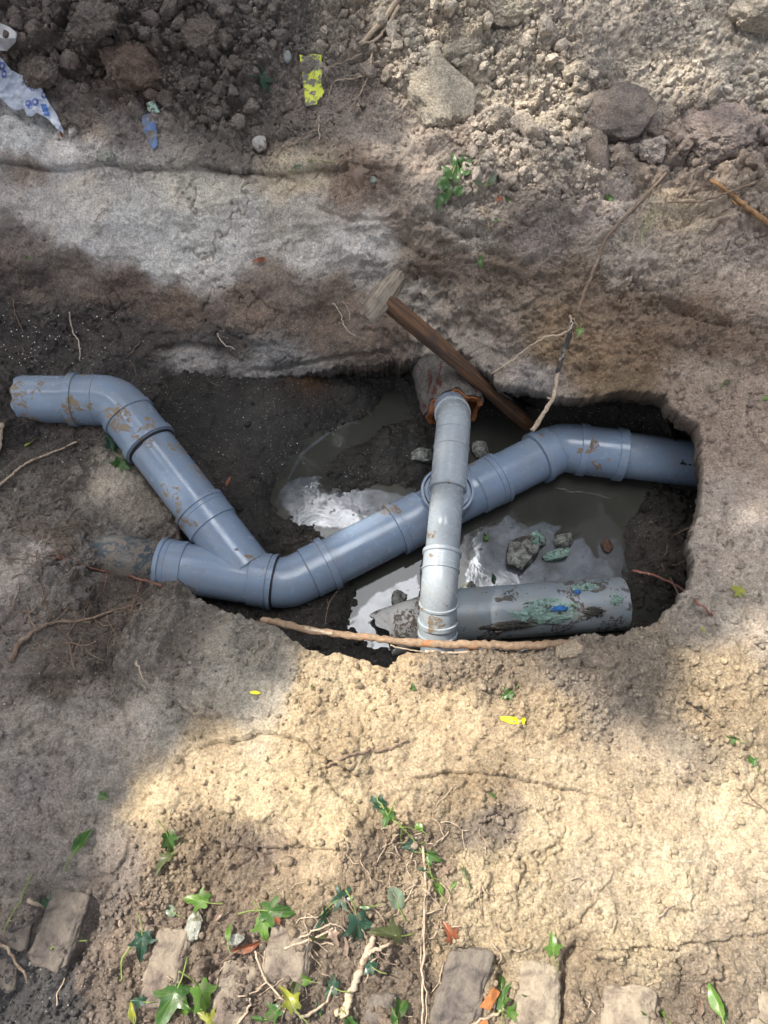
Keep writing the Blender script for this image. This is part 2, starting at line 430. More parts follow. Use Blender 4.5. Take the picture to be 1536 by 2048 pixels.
CA = [
 (-100,2150,0),(400,2150,-.005),(900,2150,0),(1400,2150,0),(1700,2150,0),(-150,1900,-.02),(150,1900,-.015),(450,1900,-.012),(800,1900,-.006),(1200,1900,0),(1600,1900,0),
 (-150,1650,-.02),(150,1650,-.02),(420,1650,-.0),(700,1700,.006),(950,1700,.0),(1300,1700,.012),(1650,1700,.015),
 (-150,1480,-.03),(100,1500,-.03),(350,1470,-.012),(520,1490,.006),(690,1520,.012),(700,1545,-.002),(900,1500,.006),(1200,1500,.006),(1450,1500,.01),(1680,1500,.02),
 (-150,1350,-.06),(0,1400,-.04),(130,1310,-.085),(200,1330,-.075),(300,1340,-.05),(430,1330,-.03),(520,1300,-.03),(650,1370,-.004),(850,1370,0),(1100,1340,.01),(1180,1300,.0),(1300,1310,0),(1450,1280,-.01),(1650,1280,0),
 (-150,1230,-.1),(0,1250,-.1),(100,1200,-.12),(180,1260,-.12),(260,1270,-.12),(350,1250,-.15),(430,1262,-.10),
 (-150,1100,-.16),(0,1100,-.16),(90,1120,-.17),(170,1090,-.26),(190,1150,-.265),(260,1190,-.26),(330,1195,-.28),(250,1060,-.31),(330,1060,-.345),
 (-150,950,-.19),(0,980,-.2),(90,1000,-.22),(200,960,-.27),(270,1000,-.30),(300,930,-.33),(150,880,-.27),(60,890,-.25),(240,880,-.30),
 (-120,800,-.18),(-20,790,-.2),(60,760,-.25),(120,850,-.29),(200,740,-.27),(280,760,-.32),
 (-120,700,-.24),(0,690,-.26),(150,690,-.275),(300,700,-.285),(450,715,-.285),(600,712,-.27),(330,780,-.345),
 (-120,600,-.18),(0,600,-.2),(170,600,-.19),(350,610,-.185),(550,640,-.2),(700,650,-.185),(820,660,-.18),
 (-120,470,-.07),(0,480,-.08),(200,460,-.04),(400,480,-.05),(600,500,-.06),(780,520,-.06),(760,590,-.13),
 (-120,335,.06),(0,335,.06),(200,340,.062),(400,340,.065),(600,345,.065),(720,370,.06),
 (-120,310,.075),(0,312,.078),(200,318,.078),(400,325,.08),(600,333,.08),(800,345,.075),
 (880,420,.04),(900,480,-.01),(880,560,-.05),(940,620,-.09),(900,665,-.16),(980,700,-.14),
 (1000,380,.065),(1000,440,.04),(1040,520,.01),(1100,600,-.04),(1100,680,-.09),(1120,740,-.115),
 (1200,400,.07),(1200,480,.035),(1250,560,.0),(1250,640,-.05),(1260,720,-.085),
 (1380,420,.065),(1400,520,.02),(1420,620,-.01),(1400,700,-.045),(1440,770,-.045),
 (1560,380,.08),(1600,500,.04),(1600,620,.01),(1600,750,-.0),(1500,850,-.035),(1620,900,.01),(1460,1000,-.04),(1620,1050,.01),(1450,1120,-.035),(1600,1180,.01),
 (-150,200,.13),(0,200,.14),(150,230,.11),(250,140,.17),(400,200,.13),(560,200,.12),(700,200,.125),(850,220,.13),(1000,200,.14),(1150,250,.125),(1300,200,.15),(1450,230,.14),(1650,200,.16),
 (-150,60,.23),(100,60,.24),(350,40,.24),(600,60,.215),(800,60,.22),(1000,60,.23),(1250,60,.235),(1500,60,.24),(1700,60,.25),
 (-150,-60,.31),(300,-60,.31),(768,-60,.29),(1200,-60,.30),(1700,-60,.32),
]
def wctrl(lst): return [tuple(P(*c)) for c in lst]
wca = wctrl(CA) + wctrl(HOLE)
# wide surroundings
for x in (-3.2, -1.9, 0, 1.9, 3.2):
    wca += [(x, 2.6, .36), (x, 3.3, .30), (x, -1.2, .0)]
for y in (-.4, .4, 1.0): wca += [(-2.6, y, .0), (2.6, y, .04)]
for y in (1.7, 2.2): wca += [(-2.6, y, .2), (2.6, y, .22)]
FA = RBF(wca)

def axis_arr(c0, c1, h, far):
    core = np.arange(c0, c1 + h / 2, h)
    def tail(s, sign):
        out = []; st = h; v = s
        while abs(v - s) < far: st *= 1.22; v = v + sign * st; out.append(v)
        return out
    return np.array(list(reversed(tail(c0, -1))) + list(core) + tail(c1, 1))
HS = 0.0027
xs = axis_arr(-1.22, 1.26, HS, 60); ys = axis_arr(-0.33, 2.12, HS, 60)
nx, ny = len(xs), len(ys)
GX, GY = np.meshgrid(xs, ys)
gx, gy = GX.ravel(), GY.ravel()
# evaluate far points clamped so the sheet levels out
cx_, cy_ = np.clip(gx, -2.9, 2.9), np.clip(gy, -1.3, 3.2)
z0 = FA(cx_, cy_)
fd = np.hypot(gx - cx_, gy - cy_)
z0 = z0 * np.exp(-fd / 4.0)
print('base', nx, ny, time.time() - T0)

base = np.stack([gx, gy, z0], 1)
Z0 = z0.reshape(ny, nx)
zy, zx = np.gradient(Z0, ys, xs)
nrm = np.stack([-zx.ravel(), -zy.ravel(), np.ones(nx * ny)], 1)
nrm /= np.linalg.norm(nrm, axis=1)[:, None]

def base_hit(px, py):
    d = ray(px, py); t = 0.9
    def zat(x, y):
        i = min(max(np.searchsorted(xs, x), 1), nx - 1); j = min(max(np.searchsorted(ys, y), 1), ny - 1)
        return Z0[j, i]
    while t < 4:
        x, y, z = d.x * t, d.y * t, CAMH + d.z * t
        if z < zat(x, y): break
        t += 0.006
    return (x, y + z)          # unrolled coordinates: along the slope

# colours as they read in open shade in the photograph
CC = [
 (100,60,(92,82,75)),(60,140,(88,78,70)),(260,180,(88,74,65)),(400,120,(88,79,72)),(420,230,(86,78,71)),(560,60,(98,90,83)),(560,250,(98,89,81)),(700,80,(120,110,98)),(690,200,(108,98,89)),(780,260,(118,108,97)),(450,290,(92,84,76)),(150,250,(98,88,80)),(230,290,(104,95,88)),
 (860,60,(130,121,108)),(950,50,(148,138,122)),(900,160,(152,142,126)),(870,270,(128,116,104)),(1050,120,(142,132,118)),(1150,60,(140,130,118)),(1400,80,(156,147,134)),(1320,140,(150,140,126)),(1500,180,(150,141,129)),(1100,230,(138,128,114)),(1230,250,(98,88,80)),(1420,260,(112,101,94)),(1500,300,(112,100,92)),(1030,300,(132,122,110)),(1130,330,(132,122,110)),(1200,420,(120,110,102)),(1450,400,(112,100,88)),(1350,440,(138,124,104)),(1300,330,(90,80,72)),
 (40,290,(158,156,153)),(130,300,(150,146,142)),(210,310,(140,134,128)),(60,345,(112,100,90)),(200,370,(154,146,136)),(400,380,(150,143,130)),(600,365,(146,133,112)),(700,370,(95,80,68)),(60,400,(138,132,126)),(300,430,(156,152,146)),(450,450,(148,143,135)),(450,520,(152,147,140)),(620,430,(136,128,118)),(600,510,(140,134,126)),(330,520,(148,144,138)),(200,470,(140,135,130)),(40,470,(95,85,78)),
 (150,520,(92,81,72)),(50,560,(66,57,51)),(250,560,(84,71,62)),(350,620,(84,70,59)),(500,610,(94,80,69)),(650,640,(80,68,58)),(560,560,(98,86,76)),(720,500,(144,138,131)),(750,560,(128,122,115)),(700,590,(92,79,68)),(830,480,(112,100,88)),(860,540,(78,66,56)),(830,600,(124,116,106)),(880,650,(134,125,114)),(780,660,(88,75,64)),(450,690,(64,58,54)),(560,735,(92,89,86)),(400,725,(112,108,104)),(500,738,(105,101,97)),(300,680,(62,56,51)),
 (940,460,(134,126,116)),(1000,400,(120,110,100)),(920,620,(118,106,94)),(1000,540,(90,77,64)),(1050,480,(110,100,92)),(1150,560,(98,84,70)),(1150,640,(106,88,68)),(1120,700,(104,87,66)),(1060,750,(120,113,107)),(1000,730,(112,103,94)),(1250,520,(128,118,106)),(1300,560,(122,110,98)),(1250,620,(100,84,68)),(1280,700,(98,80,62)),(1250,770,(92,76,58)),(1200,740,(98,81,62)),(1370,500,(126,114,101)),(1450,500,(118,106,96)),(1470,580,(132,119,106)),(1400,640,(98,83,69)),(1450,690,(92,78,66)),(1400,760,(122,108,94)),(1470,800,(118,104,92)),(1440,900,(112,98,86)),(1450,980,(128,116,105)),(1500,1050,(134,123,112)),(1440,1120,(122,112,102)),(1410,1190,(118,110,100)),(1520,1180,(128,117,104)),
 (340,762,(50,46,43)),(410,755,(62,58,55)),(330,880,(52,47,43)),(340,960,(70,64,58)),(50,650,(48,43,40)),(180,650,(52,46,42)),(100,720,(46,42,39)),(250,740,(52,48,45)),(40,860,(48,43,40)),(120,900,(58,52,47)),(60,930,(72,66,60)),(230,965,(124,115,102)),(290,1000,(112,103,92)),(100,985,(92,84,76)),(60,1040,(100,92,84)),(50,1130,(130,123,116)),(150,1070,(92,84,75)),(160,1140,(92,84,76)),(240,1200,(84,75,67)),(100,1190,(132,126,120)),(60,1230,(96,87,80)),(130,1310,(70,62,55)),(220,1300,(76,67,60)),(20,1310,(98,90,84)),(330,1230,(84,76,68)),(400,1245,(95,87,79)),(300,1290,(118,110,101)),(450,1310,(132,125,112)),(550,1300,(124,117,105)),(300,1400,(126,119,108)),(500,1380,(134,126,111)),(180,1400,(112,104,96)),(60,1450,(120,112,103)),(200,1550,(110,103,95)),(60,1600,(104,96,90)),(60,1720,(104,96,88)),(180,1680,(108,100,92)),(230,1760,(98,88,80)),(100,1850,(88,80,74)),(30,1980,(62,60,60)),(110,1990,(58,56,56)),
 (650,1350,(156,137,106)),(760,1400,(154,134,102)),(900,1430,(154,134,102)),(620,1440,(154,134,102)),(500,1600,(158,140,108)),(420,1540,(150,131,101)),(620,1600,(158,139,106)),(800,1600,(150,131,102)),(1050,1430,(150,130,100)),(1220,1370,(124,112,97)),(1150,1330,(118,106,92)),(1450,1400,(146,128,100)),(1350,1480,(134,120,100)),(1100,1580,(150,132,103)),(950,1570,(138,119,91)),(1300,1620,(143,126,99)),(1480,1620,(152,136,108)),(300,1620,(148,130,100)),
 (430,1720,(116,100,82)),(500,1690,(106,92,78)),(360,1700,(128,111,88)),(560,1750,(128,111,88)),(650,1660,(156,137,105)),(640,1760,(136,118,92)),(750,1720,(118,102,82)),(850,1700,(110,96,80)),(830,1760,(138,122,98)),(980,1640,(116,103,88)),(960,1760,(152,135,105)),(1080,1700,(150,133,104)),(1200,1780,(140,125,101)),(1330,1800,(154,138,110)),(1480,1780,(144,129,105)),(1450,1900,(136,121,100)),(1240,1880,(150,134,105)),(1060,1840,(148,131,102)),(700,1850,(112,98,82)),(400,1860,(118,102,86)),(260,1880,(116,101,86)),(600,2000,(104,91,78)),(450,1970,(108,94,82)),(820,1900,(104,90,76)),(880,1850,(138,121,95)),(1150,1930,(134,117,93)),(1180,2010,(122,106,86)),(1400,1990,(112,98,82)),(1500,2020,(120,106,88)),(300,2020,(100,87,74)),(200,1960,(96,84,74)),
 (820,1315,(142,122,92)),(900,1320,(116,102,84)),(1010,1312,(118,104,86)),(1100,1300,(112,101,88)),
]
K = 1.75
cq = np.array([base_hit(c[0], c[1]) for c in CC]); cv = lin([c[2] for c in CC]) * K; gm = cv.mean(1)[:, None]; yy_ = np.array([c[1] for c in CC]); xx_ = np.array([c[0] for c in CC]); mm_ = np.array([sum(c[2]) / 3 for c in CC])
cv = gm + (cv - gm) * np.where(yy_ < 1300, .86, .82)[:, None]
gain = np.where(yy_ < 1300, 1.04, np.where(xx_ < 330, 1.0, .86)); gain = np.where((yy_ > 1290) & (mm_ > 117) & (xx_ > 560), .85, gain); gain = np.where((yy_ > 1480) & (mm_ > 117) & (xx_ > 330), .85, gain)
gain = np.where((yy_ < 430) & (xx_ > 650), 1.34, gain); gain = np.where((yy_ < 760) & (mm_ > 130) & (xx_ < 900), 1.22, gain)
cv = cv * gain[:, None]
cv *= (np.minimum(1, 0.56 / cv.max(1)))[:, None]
print('col ctrl', time.time() - T0)

def in_core(x, y): return (x > -1.6) & (x < 1.6) & (y > -0.7) & (y < 2.6)
core = in_core(gx, gy)
q = np.stack([gx, gy + z0], 1)
qc = q[core]; p3 = base[core]
wx = fbm(p3, 7, 7, 0.68, 1) * 0.085; wy = fbm(p3, 7, 7, 0.68, 2) * 0.075
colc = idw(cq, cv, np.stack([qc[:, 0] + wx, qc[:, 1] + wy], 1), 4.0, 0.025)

# roughness zones: (px,py, clod, crumb, smooth-lump)
RZ = [(100,60,1,1),(250,150,.8,1),(450,120,.9,1),(450,230,.7,1),(650,100,.5,1),(600,240,.35,.7),(150,260,.4,.6),(850,100,.7,1),(900,200,.2,.5),(1050,150,.6,1),(1100,250,.9,1),(1000,300,.8,1),(1100,350,.5,1),(1300,100,.3,.8),(1450,100,.4,.8),(1450,220,.7,.8),(1400,300,.7,.6),(1250,250,.3,.3),(1300,400,.2,.4),
 (100,300,.1,.2),(400,310,.2,.4),(700,320,.2,.6),(100,400,.05,.12),(400,400,.05,.12),(650,400,.05,.12),(300,500,.1,.15),(600,520,.15,.25),(100,560,.12,.15),(400,620,.08,.1),(650,640,.1,.15),(800,520,.3,.35),(850,620,.3,.3),(900,450,.4,.4),(1000,420,.5,.7),(1000,560,.35,.35),(1150,620,.25,.3),(1300,560,.3,.4),(1200,720,.3,.3),(1450,520,.35,.4),(1450,700,.35,.4),
 (60,680,.25,.4),(200,650,.3,.3),(100,740,.3,.4),(450,700,.3,.2),(50,870,.5,.5),(150,920,.35,.6),(240,970,.05,.2),(60,1050,.3,.5),(150,1100,.4,.7),(60,1150,.3,.4),(230,1200,.5,.8),(350,1230,.6,.9),(480,1250,.6,.8),(130,1310,.05,.1),(450,1330,.08,.25),(300,1400,.1,.3),(500,1420,.05,.25),(60,1420,.3,.4),(200,1550,.2,.3),(60,1650,.25,.35),(200,1700,.2,.4),(120,1850,.5,.6),
 (1450,850,.4,.5),(1450,1000,.35,.4),(1500,1100,.3,.4),(1420,1200,.3,.5),(1250,1320,.4,.8),(1150,1350,.3,.8),(1000,1330,.3,.9),(850,1330,.2,.6),(700,1380,.15,.4),(650,1360,.3,.7),(900,1450,.1,.35),(1350,1380,.3,.8),(1450,1450,.35,.8),(1300,1500,.2,.4),(500,1560,.1,.3),(750,1550,.2,.4),(700,1530,.35,.5),(1100,1600,.12,.3),(1400,1650,.12,.3),(450,1700,.3,.9),(600,1700,.15,.4),(780,1680,.5,.8),(950,1640,.5,.7),(1000,1750,.3,.5),(1200,1750,.25,.4),(1400,1780,.25,.45),(600,1850,.4,.7),(300,1850,.4,.8),(450,1950,.5,.9),(800,1900,.4,.8),(1150,1950,.5,.7),(1400,1950,.4,.7)]
rq = np.array([base_hit(c[0], c[1]) for c in RZ]); rv = np.array([[c[2], c[3]] for c in RZ], float)
rz = idw(rq, rv, qc, 3.5, 0.03)
clod, crum = rz[:, 0], rz[:, 1]
print('idw', time.time() - T0)

# relief along the normal
qx = qc[:, 0] + fbm(p3, 24, 4, 0.65, 5) * 0.022; qy = qc[:, 1] + fbm(p3, 24, 4, 0.65, 6) * 0.022
d = fbm(p3, 4.5, 4, 0.5, 3) * 0.016
d += fbm(p3, 16, 4, 0.55, 4, ridge=True) * (0.003 + 0.008 * clod)
big = domes(qx, qy, 0.125, 1, 0.75) * 0.55 * np.clip(clod * 1.5 - 0.45, 0, 1)
med = domes(qx, qy, 0.052, 2, 0.75) * 0.85 * np.clip(clod * 1.35 - 0.08, 0, 1)
sml = domes(qx, qy, 0.024, 3, 0.7) * 0.6 * np.clip(crum * 1.5 - 0.42, 0, 1)
tiny = domes(qx, qy, 0.0105, 4, 0.65) * 0.55 * np.clip(crum * 1.3 - .2 + fbm(p3, 8, 3, .6, 66) * .8, 0, 1)
d += big + med * 1.0 + sml + tiny
d += fbm(p3, 75, 4, 0.7, 8) * (0.0008 + 0.0095 * crum ** 2)
d += fbm(p3 * np.array([.8, 1.5, 1]), 8, 4, 0.5, 67, ridge=True) * .007 * (1 - clod)
pk = fbm(p3, 55, 3, 0.6, 61); d -= 0.010 * np.clip(pk - .22, 0, .4) / .4 * (0.5 + crum)      # pocks
pk2 = fbm(p3 * np.array([1, 1.3, 1.6]), 22, 4, 0.6, 62, ridge=True); d -= 0.012 * np.clip(pk2 - .45, 0, .5) * (0.4 + clod)
# shallow scales and torn edges on the walls: terraced noise
t1 = fbm(p3 * np.array([1, 1, 1.6]), 7, 5, 0.55, 11)
ter = np.floor(t1 * 7 + 0.5 * fbm(p3, 30, 3, 0.5, 12)) / 7
rgt = np.clip((p3[:, 0] - .0) / .25, 0, 1) * np.clip((p3[:, 1] - 1.0) / .1, 0, 1)
d += (ter - t1) * (0.017 + .043 * rgt) * (1 - 0.6 * crum)
# cracks
cr = np.abs(fbm(p3, 6, 5, 0.55, 14)); d -= 0.012 * np.exp(-(cr / 0.012) ** 2) * np.clip(fbm(p3, 2.3, 2, 0.5, 15) * 3, 0, 1)
# long straight ledge along the left wall top (an old cut edge)
ledge_y = np.array([P(0,318,.075).y, P(350,326,.08).y, P(780,345,.075).y])
ledge_x = np.array([P(0,318,.075).x, P(350,326,.08).x, P(780,345,.075).x])
ly = np.interp(p3[:, 0], ledge_x, ledge_y)
fade = np.clip((P(820,345,.075).x - p3[:, 0]) / 0.15, 0, 1)
dy = p3[:, 1] - ly + fbm(p3, 12, 3, 0.5, 17) * 0.006
d += fade * (0.026 * np.exp(-np.clip(dy, 0, 1) / 0.03) * (dy > 0) - 0.012 * np.exp(-(dy / 0.007) ** 2))
# torn, undercut relief of the far wall
wallm = np.clip((p3[:, 1] - 0.98) / .1, 0, 1) * np.clip((1.66 - p3[:, 1]) / .08, 0, 1)
wallr = wallm * np.clip((p3[:, 0] + .25) / .3, .25, 1)
pw_ = p3 * np.array([1.0, 1.6, 1.6])
rg = fbm(pw_, 5.5, 6, 0.58, 70, ridge=True); d += wallr * (rg - .2) * 0.050
bl = fbm(pw_ + 5, 3.2, 3, 0.5, 73); d += wallm * bl * 0.035
# steps and gouges in the near bank, polylines in the photograph
XW = p3[:, 0] + fbm(p3, 25, 3, .6, 81) * .012; YW = q[core][:, 1] + fbm(p3, 25, 3, .6, 82) * .012
def pl_dist(pts):
    W_ = np.array([base_hit(a, b) for a, b in pts]); lo = W_.min(0) - .25; hi = W_.max(0) + .25
    sel = (XW > lo[0]) & (XW < hi[0]) & (YW > lo[1]) & (YW < hi[1]); X_ = XW[sel]; Y_ = YW[sel]
    best = np.full(len(X_), 9.); side = np.zeros(len(X_)); tt_ = np.zeros(len(X_))
    for i in range(len(W_) - 1):
        a, b = W_[i], W_[i + 1]; e = b - a; t = np.clip(((X_ - a[0]) * e[0] + (Y_ - a[1]) * e[1]) / (e @ e), 0, 1)
        dx = X_ - a[0] - t * e[0]; dy = Y_ - a[1] - t * e[1]; D = np.hypot(dx, dy); m_ = D < best
        best = np.where(m_, D, best); side = np.where(m_, np.sign(e[0] * dy - e[1] * dx), side); tt_ = np.where(m_, (i + t) / (len(W_) - 1), tt_)
    o1 = np.full(len(p3), 9.); o2 = np.zeros(len(p3)); o3 = np.zeros(len(p3))
    o1[sel] = best; o2[sel] = side; o3[sel] = np.clip(np.minimum(tt_, 1 - tt_) * 5, 0, 1); return o1, o2, o3
for pts_, h_, lam in (([(360, 1510), (450, 1478), (540, 1462), (620, 1490), (690, 1528), (730, 1560)], .016, .035), ([(800, 1560), (900, 1540), (1010, 1548), (1120, 1575), (1260, 1600)], .011, .03),
                     ([(0, 1345), (120, 1350), (220, 1340), (320, 1385), (400, 1430), (560, 1440)], .012, .05), ([(430, 1690), (540, 1686), (660, 1690), (720, 1700)], .010, .03), ([(1060, 1340), (1150, 1330), (1260, 1330)], .010, .03),
                     ([(860, 1600), (880, 1660), (850, 1720)], .010, .025), ([(1020, 1900), (1200, 1890), (1400, 1880), (1540, 1860)], .010, .03), ([(60, 1110), (150, 1200), (240, 1240)], .016, .04)):
    D, sd_, en = pl_dist(pts_); d += np.where(sd_ > 0, h_ * np.exp(-D / lam), -h_ * .5 * np.exp(-D / .008)) * en
for pts_, dep, wd in (([(1158, 1868), (1128, 1925), (1122, 1990), (1118, 2060)], .034, .007), ([(1200, 1790), (1178, 1820), (1150, 1850)], .010, .0025), ([(1385, 1400), (1410, 1425), (1448, 1455)], .008, .003), ([(870, 1890), (1000, 1900)], .008, .006),
                     ([(990, 1900), (1005, 1960), (985, 2050)], .022, .010), ([(640, 1880), (630, 1960)], .02, .010), ([(395, 1870), (380, 1960), (360, 2040)], .022, .012), ([(130, 1960), (190, 1870), (195, 1800)], .02, .010), ([(1320, 1985), (1330, 2050)], .018, .009), ([(900, 1560), (905, 1600), (890, 1640)], .010, .006),
                     ([(148, 1500), (150, 1540), (146, 1580)], .008, .002), ([(940, 640), (1000, 690)], .03, .022), ([(470, 745), (600, 728), (720, 705), (830, 690)], .016, .006), ([(820, 640), (900, 700), (960, 720)], .022, .014), ([(1230, 540), (1330, 600), (1420, 650), (1530, 665)], .022, .012), ([(300, 700), (380, 690), (470, 705)], .02, .014), ([(850, 430), (930, 470), (1010, 480)], .028, .016), ([(1300, 310), (1330, 345), (1400, 345)], .03, .016), ([(1190, 390), (1260, 400), (1300, 370)], .02, .012), ([(760, 470), (860, 520), (960, 500), (1040, 520)], .026, .016), ([(620, 410), (700, 440), (760, 440)], .012, .008), ([(1000, 90), (985, 110), (960, 120)], .02, .006), ([(960, 50), (990, 60), (1040, 50)], .02, .005)):
    D, sd_, en = pl_dist(pts_); d -= dep * np.exp(-(D / wd) ** 2) * en
V = base.copy()
V[core] += nrm[core] * d[:, None]
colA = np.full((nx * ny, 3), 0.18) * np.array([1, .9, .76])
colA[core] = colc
# gaps between lumps slightly darker than the lumps
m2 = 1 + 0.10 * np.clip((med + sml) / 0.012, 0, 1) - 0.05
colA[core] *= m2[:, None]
wet = np.zeros(nx * ny)
rgha = np.ones(nx * ny); rgha[core] = np.clip(.28 + .9 * crum + .35 * fbm(p3, 5, 3, .6, 91), .25, 1.1)
lum = colA.mean(1); wet = np.clip((0.075 - lum) / 0.05, 0, 0.7)
print('relief', time.time() - T0)

# ---- cut the hole
def densify(pts, step):
    out = []
    for i in range(len(pts)):
        a = np.array(pts[i]); b = np.array(pts[(i + 1) % len(pts)]); k = max(1, int(np.linalg.norm(b - a) / step))
        for j in range(k): out.append(a + (b - a) * j / k)
    return np.array(out)
def poly_sdf(poly, X, Y):
    n = len(poly); a = poly; b = np.roll(poly, -1, 0)
    best = np.full(len(X), 1e9); inside = np.zeros(len(X), bool); gxn = np.zeros(len(X)); gyn = np.zeros(len(X))
    for i in range(n):
        ex, ey = b[i] - a[i]; wx_, wy_ = X - a[i, 0], Y - a[i, 1]
        t = np.clip((wx_ * ex + wy_ * ey) / (ex * ex + ey * ey + 1e-12), 0, 1)
        ddx = wx_ - t * ex; ddy = wy_ - t * ey; dd = ddx * ddx + ddy * ddy
        m = dd < best; best = np.where(m, dd, best); gxn = np.where(m, ddx, gxn); gyn = np.where(m, ddy, gyn)
        c = ((a[i, 1] > Y) != (b[i, 1] > Y)) & (X < (b[i, 0] - a[i, 0]) * (Y - a[i, 1]) / (b[i, 1] - a[i, 1] + 1e-12) + a[i, 0])
        inside ^= c
    dist = np.sqrt(best); s = np.where(inside, -dist, dist)
    sg = np.where(inside, -1, 1); L = np.maximum(dist, 1e-9)
    return s, gxn / L * sg, gyn / L * sg
hp = np.array([[P(*c).x, P(*c).y] for c in HOLE])
reg = (gx > hp[:, 0].min() - .08) & (gx < hp[:, 0].max() + .08) & (gy > hp[:, 1].min() - .08) & (gy < hp[:, 1].max() + .08)
ri = np.nonzero(reg)[0]
rp = np.stack([gx[ri], gy[ri], np.zeros(len(ri))], 1)
s, g1, g2 = poly_sdf(hp, gx[ri], gy[ri])
s = s + fbm(rp, 22, 6, 0.66, 21) * 0.017
sd = np.full(nx * ny, 1.0); sd[ri] = s
gr = np.zeros((nx * ny, 2)); gr[ri, 0] = g1; gr[ri, 1] = g2
# rounded, slightly sagging rim
nearrim = (sd > 0) & (sd < 0.03)
V[nearrim, 2] -= 0.012 * (1 - sd[nearrim] / 0.03) ** 2
idx = np.arange(nx * ny).reshape(ny, nx)
A_, B_, C_, D_ = idx[:-1, :-1].ravel(), idx[:-1, 1:].ravel(), idx[1:, 1:].ravel(), idx[1:, :-1].ravel()
F = np.stack([A_, B_, C_, D_], 1)
keep = (sd[F] > 0).all(1)
F = F[keep]
# boundary edges
E = np.concatenate([F[:, [0, 1]], F[:, [1, 2]], F[:, [2, 3]], F[:, [3, 0]]])
key = np.sort(E, 1); kk = key[:, 0].astype(np.int64) * (nx * ny) + key[:, 1]
u, inv, cnt = np.unique(kk, return_inverse=True, return_counts=True)
be = E[cnt[inv] == 1]
be = be[(sd[be] < 0.03).all(1)]
bv = np.unique(be)
V[bv, 0] -= gr[bv, 0] * np.minimum(sd[bv], HS * 1.4); V[bv, 1] -= gr[bv, 1] * np.minimum(sd[bv], HS * 1.4)
nb_ = len(bv); remap = np.full(nx * ny, -1); remap[bv] = np.arange(nb_)
KR = 26
rings = []; P0 = V[bv].copy(); G = gr[bv]
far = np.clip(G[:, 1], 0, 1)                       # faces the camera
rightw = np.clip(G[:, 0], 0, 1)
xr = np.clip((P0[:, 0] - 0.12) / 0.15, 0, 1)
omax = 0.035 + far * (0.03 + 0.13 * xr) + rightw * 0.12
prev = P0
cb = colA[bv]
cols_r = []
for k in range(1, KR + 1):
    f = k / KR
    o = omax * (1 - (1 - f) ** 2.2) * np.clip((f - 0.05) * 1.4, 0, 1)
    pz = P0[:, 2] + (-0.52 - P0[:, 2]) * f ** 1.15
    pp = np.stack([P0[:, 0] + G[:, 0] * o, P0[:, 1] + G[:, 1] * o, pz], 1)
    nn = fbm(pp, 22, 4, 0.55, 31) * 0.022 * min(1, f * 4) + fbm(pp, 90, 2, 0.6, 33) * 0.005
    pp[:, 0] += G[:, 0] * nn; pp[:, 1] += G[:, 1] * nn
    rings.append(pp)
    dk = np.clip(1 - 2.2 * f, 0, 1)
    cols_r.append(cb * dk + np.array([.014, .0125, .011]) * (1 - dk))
n0 = nx * ny
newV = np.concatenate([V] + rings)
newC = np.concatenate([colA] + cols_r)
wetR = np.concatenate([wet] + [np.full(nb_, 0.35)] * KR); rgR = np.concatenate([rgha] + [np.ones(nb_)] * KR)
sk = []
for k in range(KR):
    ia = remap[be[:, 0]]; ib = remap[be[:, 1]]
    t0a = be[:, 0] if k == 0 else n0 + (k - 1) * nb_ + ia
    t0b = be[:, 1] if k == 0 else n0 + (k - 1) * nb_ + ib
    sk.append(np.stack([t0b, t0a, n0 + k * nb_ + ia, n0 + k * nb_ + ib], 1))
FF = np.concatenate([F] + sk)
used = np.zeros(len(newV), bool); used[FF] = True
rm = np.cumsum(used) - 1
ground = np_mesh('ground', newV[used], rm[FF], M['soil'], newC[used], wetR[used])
tag(ground, kind='structure')
at_r = ground.data.attributes.new('rgh', 'FLOAT', 'POINT'); at_r.data.foreach_set('value', rgR[used].astype(np.float32))
print('ground', len(newV), time.time() - T0)

